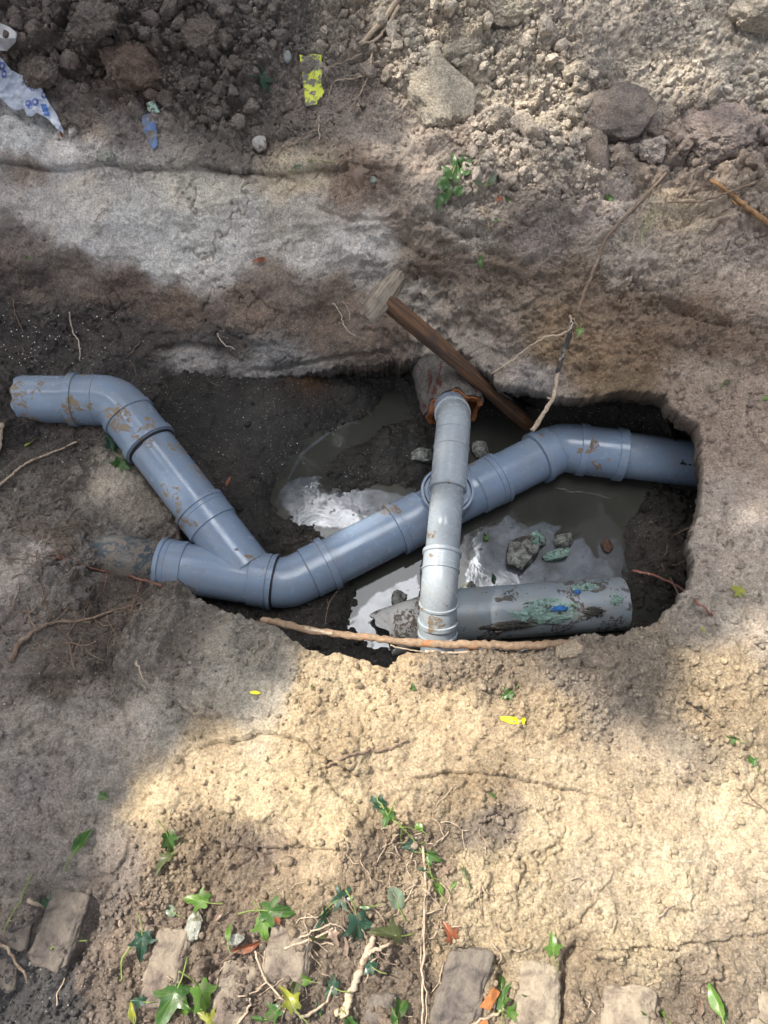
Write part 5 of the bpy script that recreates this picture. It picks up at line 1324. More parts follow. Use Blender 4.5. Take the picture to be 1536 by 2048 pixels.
twig('stick', [([(925, 2062), (955, 2035), (990, 2022), (1010, 2010)], .003, .002, .012)], M['twig_pale'], 'thin stick running under the orange tile chip', 'stick', GT)
twig('stem', [([(512, 1895), (530, 1950), (568, 1992)], .0018, .0014, .012)], M['twig_pale'], 'thin tan stem crossing the low brick below the rust leaf', 'stem', GT)
twig('stem', [([(600, 1868), (640, 1850), (672, 1842), (700, 1862)], .0015, .0012, .014)], M['twig_pale'], 'thin tan stem arching in front of the dark spiky ivy', 'stem', GT)
twig('stem', [([(246, 1958), (256, 1900), (276, 1880)], .0016, .0012, .012)], M['stem_green'], 'yellow-green leaf stalk left of the brick with ivy', 'stem', GT)
twig('root', [([(960, 1672), (968, 1720), (960, 1780), (962, 1840)], .0014, .0009, .003)], M['twig_brown'], 'dark hair root running down the sand right of the ivy trail', 'root', GT)
twig('stick', [([(60, 1800), (90, 1812)], .004, .003, .006)], M['twig_pale'], 'stubby stick end at the left above the dark brick', 'stick', GT)
twig('straw', [([(618, 322), (640, 324), (668, 328)], .0010, .0008, .006)], M['stem_green'], 'green straw lying on the straight edge of the far wall', 'straw', GT)
twig('grass_stem', [([(1305, 425), (1285, 455), (1278, 490)], .0012, .0008, .008), ([(1312, 430), (1292, 460), (1285, 480)], .001, .0006, .012)], M['stem_green'], 'green grass blades right of the long hanging twig', 'grass')
twig('twig', [([(1292, 400), (1272, 450), (1262, 500)], .0014, .001, .008)], M['twig_pale'], 'thin pale twig left of the green grass blades', 'twig', GT)

twig('stem', [([(752, 1590), (775, 1625), (800, 1650), (830, 1680), (850, 1715), (872, 1770)], .0014, .0010, .010), ([(800, 1650), (840, 1655)], .001, .0007, .01), ([(850, 1715), (870, 1712)], .001, .0007, .01)], M['stem_green'], 'green trailing stem joining the leaves of the ivy trail', 'stem', GT)
twig('stem', [([(690, 1790), (715, 1830), (735, 1872), (760, 1905), (800, 1930)], .0016, .0012, .014), ([(715, 1830), (700, 1860)], .0012, .0008, .012)], M['twig_brown'], 'woody ivy stem winding among the dark leaves above the split stick', 'stem', GT)
twig('stick', [([(570, 1890), (640, 1865), (668, 1850)], .0022, .0016, .012)], M['twig_pale'], 'thin dry stick leaning on the grey-brown brick', 'stick', GT)
twig('stick', [([(600, 2030), (650, 2000), (668, 1965)], .0024, .0016, .012)], M['twig_pale'], 'dry stick lying left of the splintered end', 'stick', GT)
twig('stick', [([(470, 2050), (500, 2010), (502, 1990)], .0024, .0016, .012)], M['twig_pale'], 'short straw-coloured stick between brick and yellowed leaf', 'stick', GT)
# fine hair roots and litter (uncountable)
mb = MB()
def hair(px, py, n_, spread, ln, r_=.0006):
    for _ in range(n_):
        x = px + random.gauss(0, spread); y = py + random.gauss(0, spread * .7); a = random.uniform(0, 6.28); p_ = []
        for k in range(6):
            h_, _n = hit(x, y); p_.append(h_ + Vector((0, -.002, random.uniform(.001, .008))))
            a += random.gauss(0, .5); x += math.cos(a) * ln / 5; y += math.sin(a) * ln / 5
        if max((p_[k + 1] - p_[k]).length for k in range(5)) > .05: continue
        mb.add(sweep(smooth_path(p_, 3), r_ * random.uniform(.7, 1.8), 5))
hair(120, 1080, 40, 45, 60, .0007); hair(180, 1180, 36, 55, 60, .0007); hair(90, 1250, 22, 45, 70, .0009); hair(960, 460, 8, 40, 55); hair(960, 620, 6, 45, 50); hair(300, 650, 12, 150, 40); hair(1150, 640, 10, 110, 40); hair(1250, 1250, 6, 60, 40)
fr_ = mb.build('root_hairs', M['twig_brown'], None); tag(fr_, 'tangle of fine hair roots on the slope at the left', 'roots', kind='stuff')
mb = MB()
hair(500, 1960, 26, 130, 60, .0008); hair(820, 1850, 26, 110, 70, .0008); hair(850, 1700, 18, 60, 60, .0007); hair(1100, 1980, 10, 150, 50, .0008); hair(980, 410, 12, 40, 50, .0008)
fr_ = mb.build('straw_litter', M['twig_pale'], None); tag(fr_, 'dry straw and fine roots littered among the bricks', 'litter', kind='stuff')
print('twigs', time.time() - T0)

# ------------------------------------------------------------------ LEAVES
IVY = [(0, -.42), (.10, -.36), (.30, -.46), (.40, -.36), (.36, -.18), (.48, -.02), (.72, .10), (.50, .20), (.30, .20), (.26, .34), (.22, .62), (.0, 1.0)]
IVY = IVY + [(-x, y) for x, y in reversed(IVY[1:-1])]
SPEAR = [(0, -.5), (.14, -.35), (.25, -.05), (.24, .3), (.12, .65), (0, .95)]; SPEAR = SPEAR + [(-x, y) for x, y in reversed(SPEAR[1:-1])]
ROUND = [(0, -.5), (.3, -.42), (.5, -.1), (.5, .25), (.3, .52), (0, .62)]; ROUND = ROUND + [(-x, y) for x, y in reversed(ROUND[1:-1])]
SHP = dict(ivy=IVY, spear=SPEAR, round=ROUND,
 star=[(0, -.5), (.1, -.3), (.32, -.55), (.36, -.42), (.22, -.12), (.62, -.06), (.7, .02), (.3, .12), (.34, .5), (.3, .62), (.1, .22), (-.16, .8), (-.28, .78), (-.16, .2), (-.55, .14), (-.7, .02), (-.24, -.06), (-.2, -.3), (-.14, -.52)])
def leaf_geo(shape, size, fold, curl, seed):
    """blade as rings between centre line and outline so it can bend; returns verts, faces, vein mask"""
    o = SHP[shape]; rs = np.random.RandomState(seed)
    # resample the outline
    pts = []
    for i in range(len(o)):
        a = np.array(o[i]); b_ = np.array(o[(i + 1) % len(o)])
        for j in range(3): pts.append(a + (b_ - a) * j / 3 + rs.normal(0, .008, 2))
    pts = np.array(pts); n_ = len(pts); rings_ = 5; V_ = [np.array([0, -.1])]; vein = [.35]
    c = V_[0]
    for k in range(1, rings_ + 1):
        t = k / rings_
        for i in range(n_):
            V_.append(c + (pts[i] - c) * t)
            tip = (i % 3 == 0) and (np.linalg.norm(pts[i] - c) > .56)
            vein.append((.55 if tip else 0) * (1 - .6 * t))
    F_ = []
    for i in range(n_): F_.append((0, 1 + i, 1 + (i + 1) % n_))
    for k in range(rings_ - 1):
        for i in range(n_):
            a = 1 + k * n_ + i; b_ = 1 + k * n_ + (i + 1) % n_; F_.append((a, a + n_, b_ + n_, b_))
    V_ = np.array(V_); x, y = V_[:, 0], V_[:, 1]
    ph = rs.rand(3) * 6.28
    z = fold * np.abs(x) * (1 + .5 * y) + curl * (y ** 2) * rs.uniform(.3, 1.6) - .25 * x * x * rs.rand() + .07 * np.sin(x * 6 + ph[0]) * np.cos(y * 5 + ph[1]) + rs.uniform(-.45, .45) * x * y
    sx_ = rs.uniform(-.18, .18); x = x * rs.uniform(.78, 1.05) + sx_ * y
    return np.stack([x, y, z], 1) * size, F_, np.array(vein)
def leaf(name, px, py, spx, rot, tone, shape, label, cat='leaf', group='fallen leaves on the soil', fold=.32, curl=-.3, tilt=.42, lift=.006, stalk=True, z=None, seed=None):
    seed = seed or int(px * 7 + py)
    rs = np.random.RandomState(seed)
    h_, _ = hit(px, py)
    if z is not None: h_ = P(px, py, z)
    depth = (h_ - Vector((0, 0, CAMH))).length
    size = spx / 1536 * depth / 1.62
    v, f, vein = leaf_geo(shape, size, fold, curl, seed)
    nv = softn(px, py, 14) if z is None else Vector((0, -.3, 1)).normalized()
    nv = (nv + Vector(rs.normal(0, tilt, 3)) * .6).normalized()
    zx = nv; yy = zx.cross(Vector((1, 0, 0))).normalized(); xx = yy.cross(zx)
    R_ = Matrix((xx, yy, zx)).transposed() @ Matrix.Rotation(math.radians(rot), 3, 'Z')
    loc = h_ + Vector((0, 0, lift + .08 * size))
    wv = v @ np.array(R_).T + np.array(loc)
    e = empty(name, loc, label, cat, group) if stalk else None
    cc = np.repeat(vein[:, None], 3, 1)
    if e:
        mesh('blade', wv, f, LM[tone], e, col=cc)
        sp_ = [Vector((0, -.1 * size, 0)), Vector((0, -.5 * size, .01 * size)), Vector((.08 * size, -.9 * size, .06 * size)), Vector((.2 * size, -1.25 * size, -.05 * size))]
        vs, fs = sweep(smooth_path([loc + (R_ @ q_) for q_ in sp_], 3), [.0011 * (size / .04 + .4) / 1.4] * 10, 6)
        mesh('stalk', vs, fs, M['stem_green'] if tone not in ('dry', 'rust') else M['twig_brown'], e)
        return e
    o = mesh(name, wv, f, LM[tone], None, origin=tuple(loc), col=cc); tag(o, label, cat, group); return o
GI = 'ivy leaves among the bricks and sand'
def ivy(px, py, s_, rot, tone, label, **k): return leaf('ivy_leaf', px, py, s_, rot, tone, k.pop('shape', 'ivy'), label, 'ivy leaf', GI, **k)
ivy(526, 166, 60, 15, 'dark', 'dark star-shaped ivy leaf lying flat left of the yellow tape strip', shape='star', fold=.08, curl=0, tilt=.05, stalk=False)
ivy(224, 894, 42, 30, 'dark', 'dark ivy leaf tucked under the left elbow')
ivy(243, 932, 50, 170, 'mid', 'green ivy leaf just below the dark one under the left elbow')
leaf('leaf', 165, 1690, 62, -30, 'mid', 'spear', 'folded glossy green leaf on the shaded soil left of the sun patch', fold=.9, tilt=.3, lift=.012)
ivy(342, 1678, 52, 205, 'mid', 'green ivy leaf standing on the sand at left of the brown crumbs', fold=.6, tilt=.5, lift=.012)
ivy(340, 1716, 52, 140, 'olive', 'dull olive ivy leaf hanging below the standing green one', fold=.5, tilt=.4, lift=.01)
ivy(404, 1800, 52, 75, 'bright', 'bright green ivy leaf above the brick at lower left', fold=.4)
ivy(287, 1880, 54, 190, 'dark', 'dark ivy leaf on a stalk left of the brick', fold=.3)
ivy(545, 1822, 76, -95, 'mid', 'large green ivy leaf on the sand edge above the grey-brown brick', fold=.35)
ivy(528, 1848, 52, 200, 'bright', 'yellow-green ivy leaf just below the large green one', fold=.3)
ivy(682, 1796, 62, -60, 'dark', 'spiky dark ivy leaf, upper one of the pair above the split stick', shape='star', fold=.2)
ivy(716, 1848, 84, 190, 'dark', 'largest dark ivy leaf beside the split stick', shape='ivy', fold=.25, lift=.014)
ivy(650, 1830, 50, 110, 'dark', 'narrow dark ivy leaf left of the largest dark leaf', shape='star', fold=.4)
ivy(785, 1868, 72, 100, 'olive', 'curled olive ivy leaf right of the split stick', fold=.5, lift=.014)
ivy(352, 1990, 86, 160, 'mid', 'big dull green ivy leaf covering the end of a brick', fold=.15, lift=.014)
ivy(410, 1985, 80, 215, 'bright', 'shiny bright green ivy leaf right of the big dull one', fold=.35, lift=.016)
ivy(376, 2018, 46, 260, 'bright', 'light green ivy leaf under the shiny bright one', fold=.2)
leaf('leaf', 793, 1798, 58, 20, 'pale', 'round', 'dusty grey-green round leaf on the sand', fold=.15)
ivy(758, 1607, 50, 60, 'dark', 'dark ivy leaf at the top of the ivy trail', fold=.35)
ivy(776, 1630, 46, 150, 'mid', 'ivy leaf just under the top one of the ivy trail', fold=.4)
leaf('leaf', 838, 1656, 26, 40, 'bright', 'round', 'small bright yellow-green leaf in the ivy trail', fold=.2)
ivy(825, 1690, 40, 100, 'dark', 'small dark ivy leaf in the middle of the ivy trail', fold=.4)
ivy(862, 1712, 40, 250, 'mid', 'green leaf in the lower half of the ivy trail', fold=.4)
leaf('leaf', 876, 1778, 34, 30, 'bright', 'round', 'light green leaf at the lower end of the ivy trail', fold=.2)
leaf('leaf', 906, 1770, 28, -30, 'bright', 'spear', 'small pointed green leaf right of the light green one', fold=.3)
leaf('leaf', 862, 1752, 26, 80, 'bright', 'round', 'tiny green leaf above the light green one', fold=.3)
leaf('leaf', 930, 1750, 30, 10, 'olive', 'spear', 'narrow olive leaf standing at the right end of the ivy trail', fold=.4)
ivy(1016, 1388, 36, 120, 'mid', 'small ivy leaf on the sunlit sand above the yellow marker', fold=.4)
leaf('leaf', 1104, 1896, 44, 5, 'bright', 'ivy', 'light green leaf above the brick beside the black gap', 'leaf', fold=.3)
leaf('leaf', 1428, 2006, 62, 15, 'bright', 'spear', 'long pale green leaf at the lower right', fold=.4, lift=.012)
leaf('leaf', 1444, 2034, 30, -20, 'mid', 'spear', 'small green leaf at the tip of the long pale green one', fold=.4)
leaf('leaf', 1476, 1186, 32, 50, 'yellow', 'ivy', 'yellow-green leaf on the right bank', fold=.4)
leaf('leaf', 1404, 1262, 18, 10, 'yellow', 'spear', 'tiny yellowish leaf on the right rim of the pit', fold=.3)
leaf('leaf', 1466, 1480, 26, 80, 'mid', 'ivy', 'tiny green leaf on the sunlit right bank', fold=.4)
leaf('leaf', 1502, 1524, 28, 10, 'mid', 'ivy', 'small ragged leaf near the right edge below the tiny one', fold=.4)
leaf('leaf', 1516, 2048, 34, 60, 'mid', 'round', 'green leaf cut by the lower right corner', fold=.3)
leaf('leaf', 208, 1592, 26, 60, 'mid', 'round', 'small green leaf alone on the shaded left bank', fold=.4)
ivy(102, 1806, 40, 80, 'dark', 'dusty dark ivy leaf above the purplish brick', fold=.2)
leaf('leaf', 345, 1822, 30, 60, 'pale', 'round', 'whitish dry leaf left of the bright green one', fold=.2)
leaf('leaf', 585, 2002, 56, 40, 'yellow', 'ivy', 'yellowed ivy leaf near the bottom', fold=.3, lift=.014)
leaf('leaf', 552, 2022, 50, 120, 'mid', 'ivy', 'green ivy leaf under the yellowed one', fold=.3)
leaf('leaf', 425, 2036, 44, 70, 'yellow', 'ivy', 'yellow-green leaf at the bottom edge below the shiny one', fold=.3)
leaf('leaf', 665, 1972, 46, 70, 'dark', 'ivy', 'dark green leaf left of the splintered stick end', fold=.4)
leaf('leaf', 612, 1958, 32, 70, 'bright', 'round', 'small green leaf on the grey-brown brick', fold=.4)
leaf('leaf', 460, 1868, 38, 5, 'bright', 'spear', 'upright bright green leaf below the whitish flakes', fold=.5, lift=.012)
leaf('leaf', 798, 2016, 66, -12, 'mid', 'spear', 'long green leaf standing at the bottom middle', fold=.5, lift=.014)
leaf('leaf', 790, 2040, 40, 20, 'mid', 'spear', 'lower green leaf beside the long standing one', fold=.5, lift=.012)
ivy(1005, 2000, 52, -20, 'mid', 'green ivy leaf right of the orange tile chip', fold=.4, lift=.012)
ivy(1022, 2020, 44, -100, 'bright', 'bright ivy leaf below the green one at the orange chip', fold=.4, lift=.01)
leaf('leaf', 1000, 1962, 34, 0, 'mid', 'round', 'rounded green leaf above the orange tile chip', fold=.3, lift=.012)
leaf('leaf', 1282, 2030, 26, 30, 'mid', 'round', 'small green leaf on the sandy brick', fold=.3)
leaf('leaf', 1322, 2026, 30, 10, 'bright', 'spear', 'green leaf right beside the sandy brick', fold=.3)
leaf('leaf', 1398, 2016, 34, -20, 'dry', 'spear', 'dry orange-tan leaf left of the long pale green leaf', fold=.4)
leaf('leaf', 1158, 664, 22, 160, 'bright', 'ivy', 'small bright ivy leaf dangling from the long hanging twig', fold=.2, z=.0)
leaf('leaf', 1217, 401, 28, 0, 'mid', 'round', 'round green leaf on the far bank under the smooth dark clod', fold=.15, tilt=.1)
leaf('leaf', 961, 524, 36, 185, 'mid', 'spear', 'green leaf hanging on the far wall below the small plants', fold=.3)
leaf('leaf', 982, 362, 30, -60, 'pale', 'round', 'pale grey-green leaf right of the sprig', fold=.2)
leaf('leaf', 960, 372, 30, 80, 'pale', 'spear', 'pale leaf lying against the grey-green one', fold=.2)
leaf('leaf', 1015, 404, 14, 80, 'mid', 'round', 'tiny dark green leaf beside the rusty scrap', fold=.2)
leaf('leaf', 990, 445, 16, 80, 'mid', 'round', 'tiny green leaf on the rootlets of the far bank', fold=.2)
leaf('leaf', 58, 892, 26, 150, 'yellow', 'spear', 'small yellow-green leaf in the dark soil left of the elbow', fold=.4)
leaf('leaf', 1450, 768, 24, -60, 'olive', 'spear', 'small narrow leaf on the bank above the right rim', fold=.3)
leaf('leaf', 1528, 800, 20, -70, 'bright', 'spear', 'tiny green leaf at the right edge', fold=.3)
leaf('leaf', 592, 340, 26, -50, 'pale', 'spear', 'pale green leaf at the straight edge of the far wall', fold=.3)
leaf('leaf', 55, 522, 14, -50, 'bright', 'spear', 'tiny yellow-green leaf on the left part of the far wall', fold=.3)
leaf('dead_leaf', 714, 350, 56, 190, 'dry', 'ivy', 'dry brown leaf on the top edge of the far wall', 'dead leaf', fold=.35, lift=.01)
leaf('dead_leaf', 488, 1896, 58, -70, 'rust', 'spear', 'curled rust-red leaf lying above the low brick', 'dead leaf', fold=.5, lift=.012)
leaf('dead_leaf', 902, 1870, 40, 40, 'rust', 'ivy', 'crumpled rusty leaf on the sand above the shaded brick', 'dead leaf', fold=.5)
leaf('dead_leaf', 556, 1842, 20, 40, 'rust', 'round', 'small orange-red leaf scrap right of the large green ivy leaf', 'dead leaf', fold=.4)
leaf('dead_leaf', 456, 968, 28, -30, 'rust', 'spear', 'orange leaf scrap in the mud right of the sloping pipe', 'dead leaf', fold=.3, stalk=False)
leaf('dead_leaf', 524, 524, 32, 95, 'rust', 'spear', 'small orange-brown leaf scrap on the far wall', 'dead leaf', fold=.2, stalk=False)
leaf('dead_leaf', 1000, 402, 18, 95, 'rust', 'ivy', 'rusty leaf scrap among rootlets on the far bank', 'dead leaf', fold=.3, stalk=False)
leaf('dead_leaf', 126, 272, 22, 5, 'rust', 'spear', 'orange scrap at the tip of the torn plastic bag', 'dead leaf', fold=.4, stalk=False)
leaf('dead_leaf', 545, 1742, 18, 5, 'dry', 'round', 'little tan leaf fragment on the sand', 'dead leaf', fold=.4, stalk=False)
leaf('dead_leaf', 690, 1895, 46, 20, 'dry', 'spear', 'dry tan leaf between the grey-brown brick and the split stick', 'dead leaf', fold=.4)
leaf('leaf', 972, 1078, 22, 10, 'mid', 'ivy', 'small green leaf floating at the left of the sky reflection', fold=.2, stalk=False)
leaf('leaf', 988, 1160, 26, 10, 'dark', 'spear', 'dark leaf floating next to the old cut pipe', fold=.2)
leaf('leaf', 624, 1375, 18, 0, 'mid', 'spear', 'thin green blade at the left tip of the sunlit sand', fold=.4, stalk=False)
leaf('leaf', 825, 1378, 18, 0, 'mid', 'ivy', 'tiny green sprout on the sunlit sand near the rim', fold=.4, stalk=False)
leaf('leaf', 985, 1592, 26, 40, 'mid', 'spear', 'tiny green tuft on the sand right of the ivy trail', fold=.4, stalk=False)
for (x_, y_, s_, ro, tn, sh_, lb) in (
 (640, 1872, 40, 30, 'olive', 'ivy', 'olive ivy leaf touching the upper corner of the grey-brown brick'), (735, 1812, 34, 100, 'mid', 'spear', 'narrow green leaf above the olive curled one'), (668, 1866, 36, 200, 'dry', 'ivy', 'withered tan leaf left of the split stick top'),
 (742, 1930, 40, 60, 'dark', 'ivy', 'dark ivy leaf right beside the split stick'), (700, 2040, 38, 200, 'mid', 'ivy', 'green ivy leaf below the splintered stick end'), (640, 2020, 34, 10, 'dark', 'spear', 'dark narrow leaf at the bottom left of the split stick'),
 (520, 2036, 32, 90, 'mid', 'spear', 'green leaf at the bottom edge on the low brick'), (590, 1975, 30, 0, 'olive', 'round', 'dull round leaf above the yellowed ivy leaf'), (440, 1830, 30, 140, 'dry', 'spear', 'dry curled leaf between the bright green leaf and the large one'),
 (845, 1740, 24, 45, 'dark', 'ivy', 'tiny dark ivy leaf near the lower end of the ivy trail'), (800, 1668, 26, 10, 'olive', 'spear', 'olive leaf sliver beside the small bright leaf of the trail'), (890, 1740, 26, 300, 'dry', 'ivy', 'small tan leaf beside the lower end of the ivy trail'),
 (270, 2030, 40, 20, 'yellow', 'spear', 'yellowish narrow leaf at the bottom edge left of the brick'), (285, 2000, 30, 80, 'dark', 'ivy', 'dark ivy scrap at the left flank of the ivy-covered brick'), (1055, 1990, 24, 60, 'olive', 'spear', 'little olive leaf on the brick beside the black gap')):
    leaf('leaf', x_, y_, s_, ro, tn, sh_, lb, fold=.55, tilt=.6, lift=.009)
# sprig with paired leaves
sg = empty('green_sprig', hit(905, 350)[0], 'fresh green sprig of small oval leaves on the far bank', 'sprig', 'fallen leaves on the soil')
stm = MB(); stm.add(sweep(smooth_path([hit(*c)[0] + Vector((0, -.006, .012)) for c in ((912, 330), (903, 355), (893, 395))]), .0011, 6)); stm.add(sweep(smooth_path([hit(*c)[0] + Vector((0, -.006, .012)) for c in ((922, 338), (918, 360), (914, 385))]), .0011, 6))
stm.build('stem', M['stem_green'], sg)
for (x_, y_, s_, ro) in ((907, 332, 24, 20), (928, 328, 22, -50), (896, 352, 24, 50), (912, 358, 24, -10), (928, 345, 20, -70), (886, 372, 22, 60), (895, 385, 30, 175), (880, 402, 26, 150), (916, 384, 20, 180)):
    h_, _ = hit(x_, y_); size = s_ / 1536 * (h_ - Vector((0, 0, CAMH))).length / 1.1
    v, f, vn = leaf_geo('round' if s_ < 24 else 'spear', size, .25, -.1, int(x_ + y_)); v[:, 0] *= 1.3
    nv = Vector((0, -.6, 1)).normalized(); yy = nv.cross(Vector((1, 0, 0))).normalized(); xx = yy.cross(nv); R_ = Matrix((xx, yy, nv)).transposed() @ Matrix.Rotation(math.radians(ro), 3, 'Z')
    mesh('leaf', v @ np.array(R_).T + np.array(h_ + Vector((0, -.01, .016))), f, LM['mid'], sg, col=np.repeat(vn[:, None], 3, 1) * .4)

# ------------------------------------------------------------------ PLASTIC, TAPE, CHIPS
def sheet(name, poly, mat, label, cat, step=2.0, crump=.006, lift=.010, colfn=None, seed=1, group=None, thick=.0006):
    pl = np.array(poly, float); x0, y0 = pl.min(0); x1, y1 = pl.max(0)
    X, Y = np.meshgrid(np.arange(x0, x1 + step, step), np.arange(y0, y1 + step, step)); sh_ = X.shape
    s_, ga, gb = poly_sdf(pl, X.ravel(), Y.ravel())
    pts = []; n_ = len(s_)
    # smoothed support so the sheet bridges small lumps
    cs = 12
    gxs = np.arange(x0 - cs, x1 + 2 * cs, cs); gys = np.arange(y0 - cs, y1 + 2 * cs, cs)
    D_ = np.array([[(hit(a, b_, [ground, pit])[0] - Vector((0, 0, CAMH))).length for a in gxs] for b_ in gys])
    for _ in range(2):
        Dp = np.pad(D_, 1, 'edge'); D_ = np.minimum(D_ + .004, (Dp[:-2, 1:-1] + Dp[2:, 1:-1] + Dp[1:-1, :-2] + Dp[1:-1, 2:] + 2 * Dp[1:-1, 1:-1]) / 6)
    xf = X.ravel() - ga * 0; yf = Y.ravel()
    edge = np.abs(s_) < step
    xf = np.where(edge & (s_ > 0), xf - ga * s_, xf); yf = np.where(edge & (s_ > 0), yf - gb * s_, yf)
    fx = (xf - gxs[0]) / cs; fy = (yf - gys[0]) / cs; i0 = np.clip(fx.astype(int), 0, len(gxs) - 2); j0 = np.clip(fy.astype(int), 0, len(gys) - 2); fx -= i0; fy -= j0
    D = D_[j0, i0] * (1 - fx) * (1 - fy) + D_[j0, i0 + 1] * fx * (1 - fy) + D_[j0 + 1, i0] * (1 - fx) * fy + D_[j0 + 1, i0 + 1] * fx * fy
    pa = np.stack([xf / 100, yf / 100, np.full(n_, seed)], 1)
    cn = fbm(pa, 2.2, 4, .55, seed, ridge=True) * crump
    W_ = []
    for k in range(n_):
        W_.append(Vector((0, 0, CAMH)) + ray(xf[k], yf[k]).normalized() * (D[k] - lift - cn[k]))
    id_ = np.arange(n_).reshape(sh_); F_ = np.stack([id_[:-1, :-1].ravel(), id_[1:, :-1].ravel(), id_[1:, 1:].ravel(), id_[:-1, 1:].ravel()], 1)
    ok = (s_[F_] < step).all(1) & ((s_[F_] < 0).sum(1) >= 1); F_ = F_[ok]
    used_ = np.unique(F_); mp_ = np.full(n_, -1); mp_[used_] = np.arange(len(used_))
    vv = np.array([tuple(W_[k]) for k in used_]); cc = colfn(xf[used_], yf[used_]) if colfn else np.full((len(used_), 3), .5)
    o = mesh(name, vv, mp_[F_].tolist(), mat, None, origin=tuple(vv.mean(0)), col=cc)
    sol = o.modifiers.new('thickness', 'SOLIDIFY'); sol.thickness = thick
    tag(o, label, cat, group); return o
def attr_mat(name, rough, var=.2, scale=60, soil=(.14, .12, .1), cover=(.55, .62), cscale=35, spec=.5, trans=0):
    m, n, l, b = new_mat(name); a = n.new('ShaderNodeAttribute'); a.attribute_name = 'Col'; tc = n.new('ShaderNodeTexCoord').outputs['Object']
    c = mixc(n, l, 1.0, a.outputs['Color'], ramp(n, l, noise(n, l, tc, scale, 5), [(.3, 1 - var), (.7, 1 + var)]), 'MULTIPLY')
    c = mixc(n, l, ramp(n, l, noise(n, l, tc, cscale, 6, .65, .4), [(cover[0], 0.0), (cover[1], 1.0)]), c, soil)
    l.new(c, b.inputs['Base Color']); b.inputs['Roughness'].default_value = rough; b.inputs['Specular IOR Level'].default_value = spec
    l.new(bump(n, l, noise(n, l, tc, 55, 5, .6, .5), .4, .004), b.inputs['Normal'])
    return m
def bagcol(x, y):
    c = np.tile(np.array([.42, .46, .54]), (len(x), 1)); rs = np.random.RandomState(3)
    for (cx, cy, r0, r1) in ((65, 176, 3, 5.5), (57, 207, 3, 6), (70, 204, 3, 6.5), (4, 132, 3, 7), (8, 148, 3, 6), (60, 212, 3, 5), (88, 190, 3, 6)):
        dd = np.hypot(x - cx, (y - cy) * .8); m_ = (dd > r0) & (dd < r1); c[m_] = (.06, .10, .34)
    m_ = (np.abs((x - 90) - (y - 218) * .35) < 6) & (np.abs(y - 220) < 13); c[m_] = (.05, .14, .42)
    return c
M['bag'] = attr_mat('thin_plastic', .28, .15, 20, (.24, .21, .18), (.56, .72), 12, .7)
sheet('plastic_bag', [(-40, 95), (0, 112), (22, 140), (60, 158), (84, 178), (98, 206), (112, 226), (126, 258), (127, 268), (112, 256), (96, 238), (78, 228), (72, 226), (66, 233), (54, 232), (48, 218), (30, 222), (14, 210), (0, 196), (-40, 180)], M['bag'], 'torn blue-white plastic bag with faded blue print at the left edge', 'plastic bag', 2.0, .016, .018, bagcol, 3)
sheet('plastic_scrap', [(-30, 40), (0, 46), (20, 54), (34, 66), (32, 84), (14, 102), (-30, 100)], M['bag'], 'flat grey-white plastic scrap above the torn bag', 'plastic scrap', 2.0, .008, .02, lambda x, y: np.tile(np.array([.42, .41, .42]), (len(x), 1)), 5)
sheet('plastic_scrap', [(283, 232), (304, 222), (312, 250), (316, 290), (306, 300), (296, 280), (286, 262)], attr_mat('blue_film', .3, .2, 40, (.13, .115, .1), (.45, .55), 30), 'soil-smeared blue plastic scrap right of the torn bag', 'plastic scrap', 2.0, .006, .006, lambda x, y: np.tile(np.array([.10, .18, .36]), (len(x), 1)), 7)
sheet('mint_flake', [(292, 206), (308, 200), (314, 214), (320, 224), (306, 226), (296, 222)], attr_mat('mint_flake', .8, .3, 60, (.13, .115, .1), (.5, .56), 60), 'small mint green flake above the blue plastic scrap', 'flake', 2.0, .004, .012, lambda x, y: np.tile(np.array([.30, .46, .38]), (len(x), 1)), 8)
sheet('tape_strip', [(599, 109), (611, 112), (628, 107), (643, 110), (644, 150), (643, 172), (649, 184), (642, 196), (636, 200), (634, 208), (612, 213), (610, 198), (604, 150)], attr_mat('muddy_yellow', .55, .15, 60, (.15, .14, .12), (.475, .525), 46), 'muddy yellow strip of tape stuck to the far heap', 'tape', 1.5, .003, .012, lambda x, y: np.tile(np.array([.62, .66, .06]), (len(x), 1)), 9)
M['yellow'] = attr_mat('clean_yellow', .5, .05, 60, (.3, .25, .1), (.74, .8), 46)
yc = lambda x, y: np.tile(np.array([.85, .72, .0]), (len(x), 1))
sheet('yellow_marker', [(1000, 1434), (1008, 1432), (1050, 1436), (1052, 1440), (1048, 1449), (1020, 1447), (1002, 1440)], M['yellow'], 'flat bright yellow plastic strip on the sunlit sand', 'plastic strip', 1.2, .001, .005, yc, 2)
sheet('yellow_marker', [(500, 1383), (512, 1381), (522, 1386), (514, 1389), (501, 1387)], M['yellow'], 'tiny yellow plastic chip on the shaded bank', 'plastic strip', 1.0, .001, .004, yc, 4)
sheet('foil_scrap', [(1168, 1014), (1184, 1016), (1190, 1026), (1172, 1040), (1158, 1056), (1150, 1056), (1160, 1034)], attr_mat('foil', .3, .3, 60, (.12, .12, .11), (.55, .65), 60), 'torn see-through plastic scrap floating on the murky water', 'plastic scrap', 1.5, .003, .004, lambda x, y: np.tile(np.array([.22, .27, .30]), (len(x), 1)), 6)
cl_ = lambda x, y: np.tile(np.array([.40, .15, .055]), (len(x), 1))
M['chip'] = attr_mat('tile_clay', .85, .3, 90, (.22, .16, .11), (.6, .7), 60, .2)
sheet('tile_chip', [(958, 2014), (988, 1975), (1001, 1984), (981, 2021)], M['chip'], 'orange chip of roof tile in the sun between two bricks', 'tile chip', 1.5, .0005, .012, cl_, 3, thick=.007)
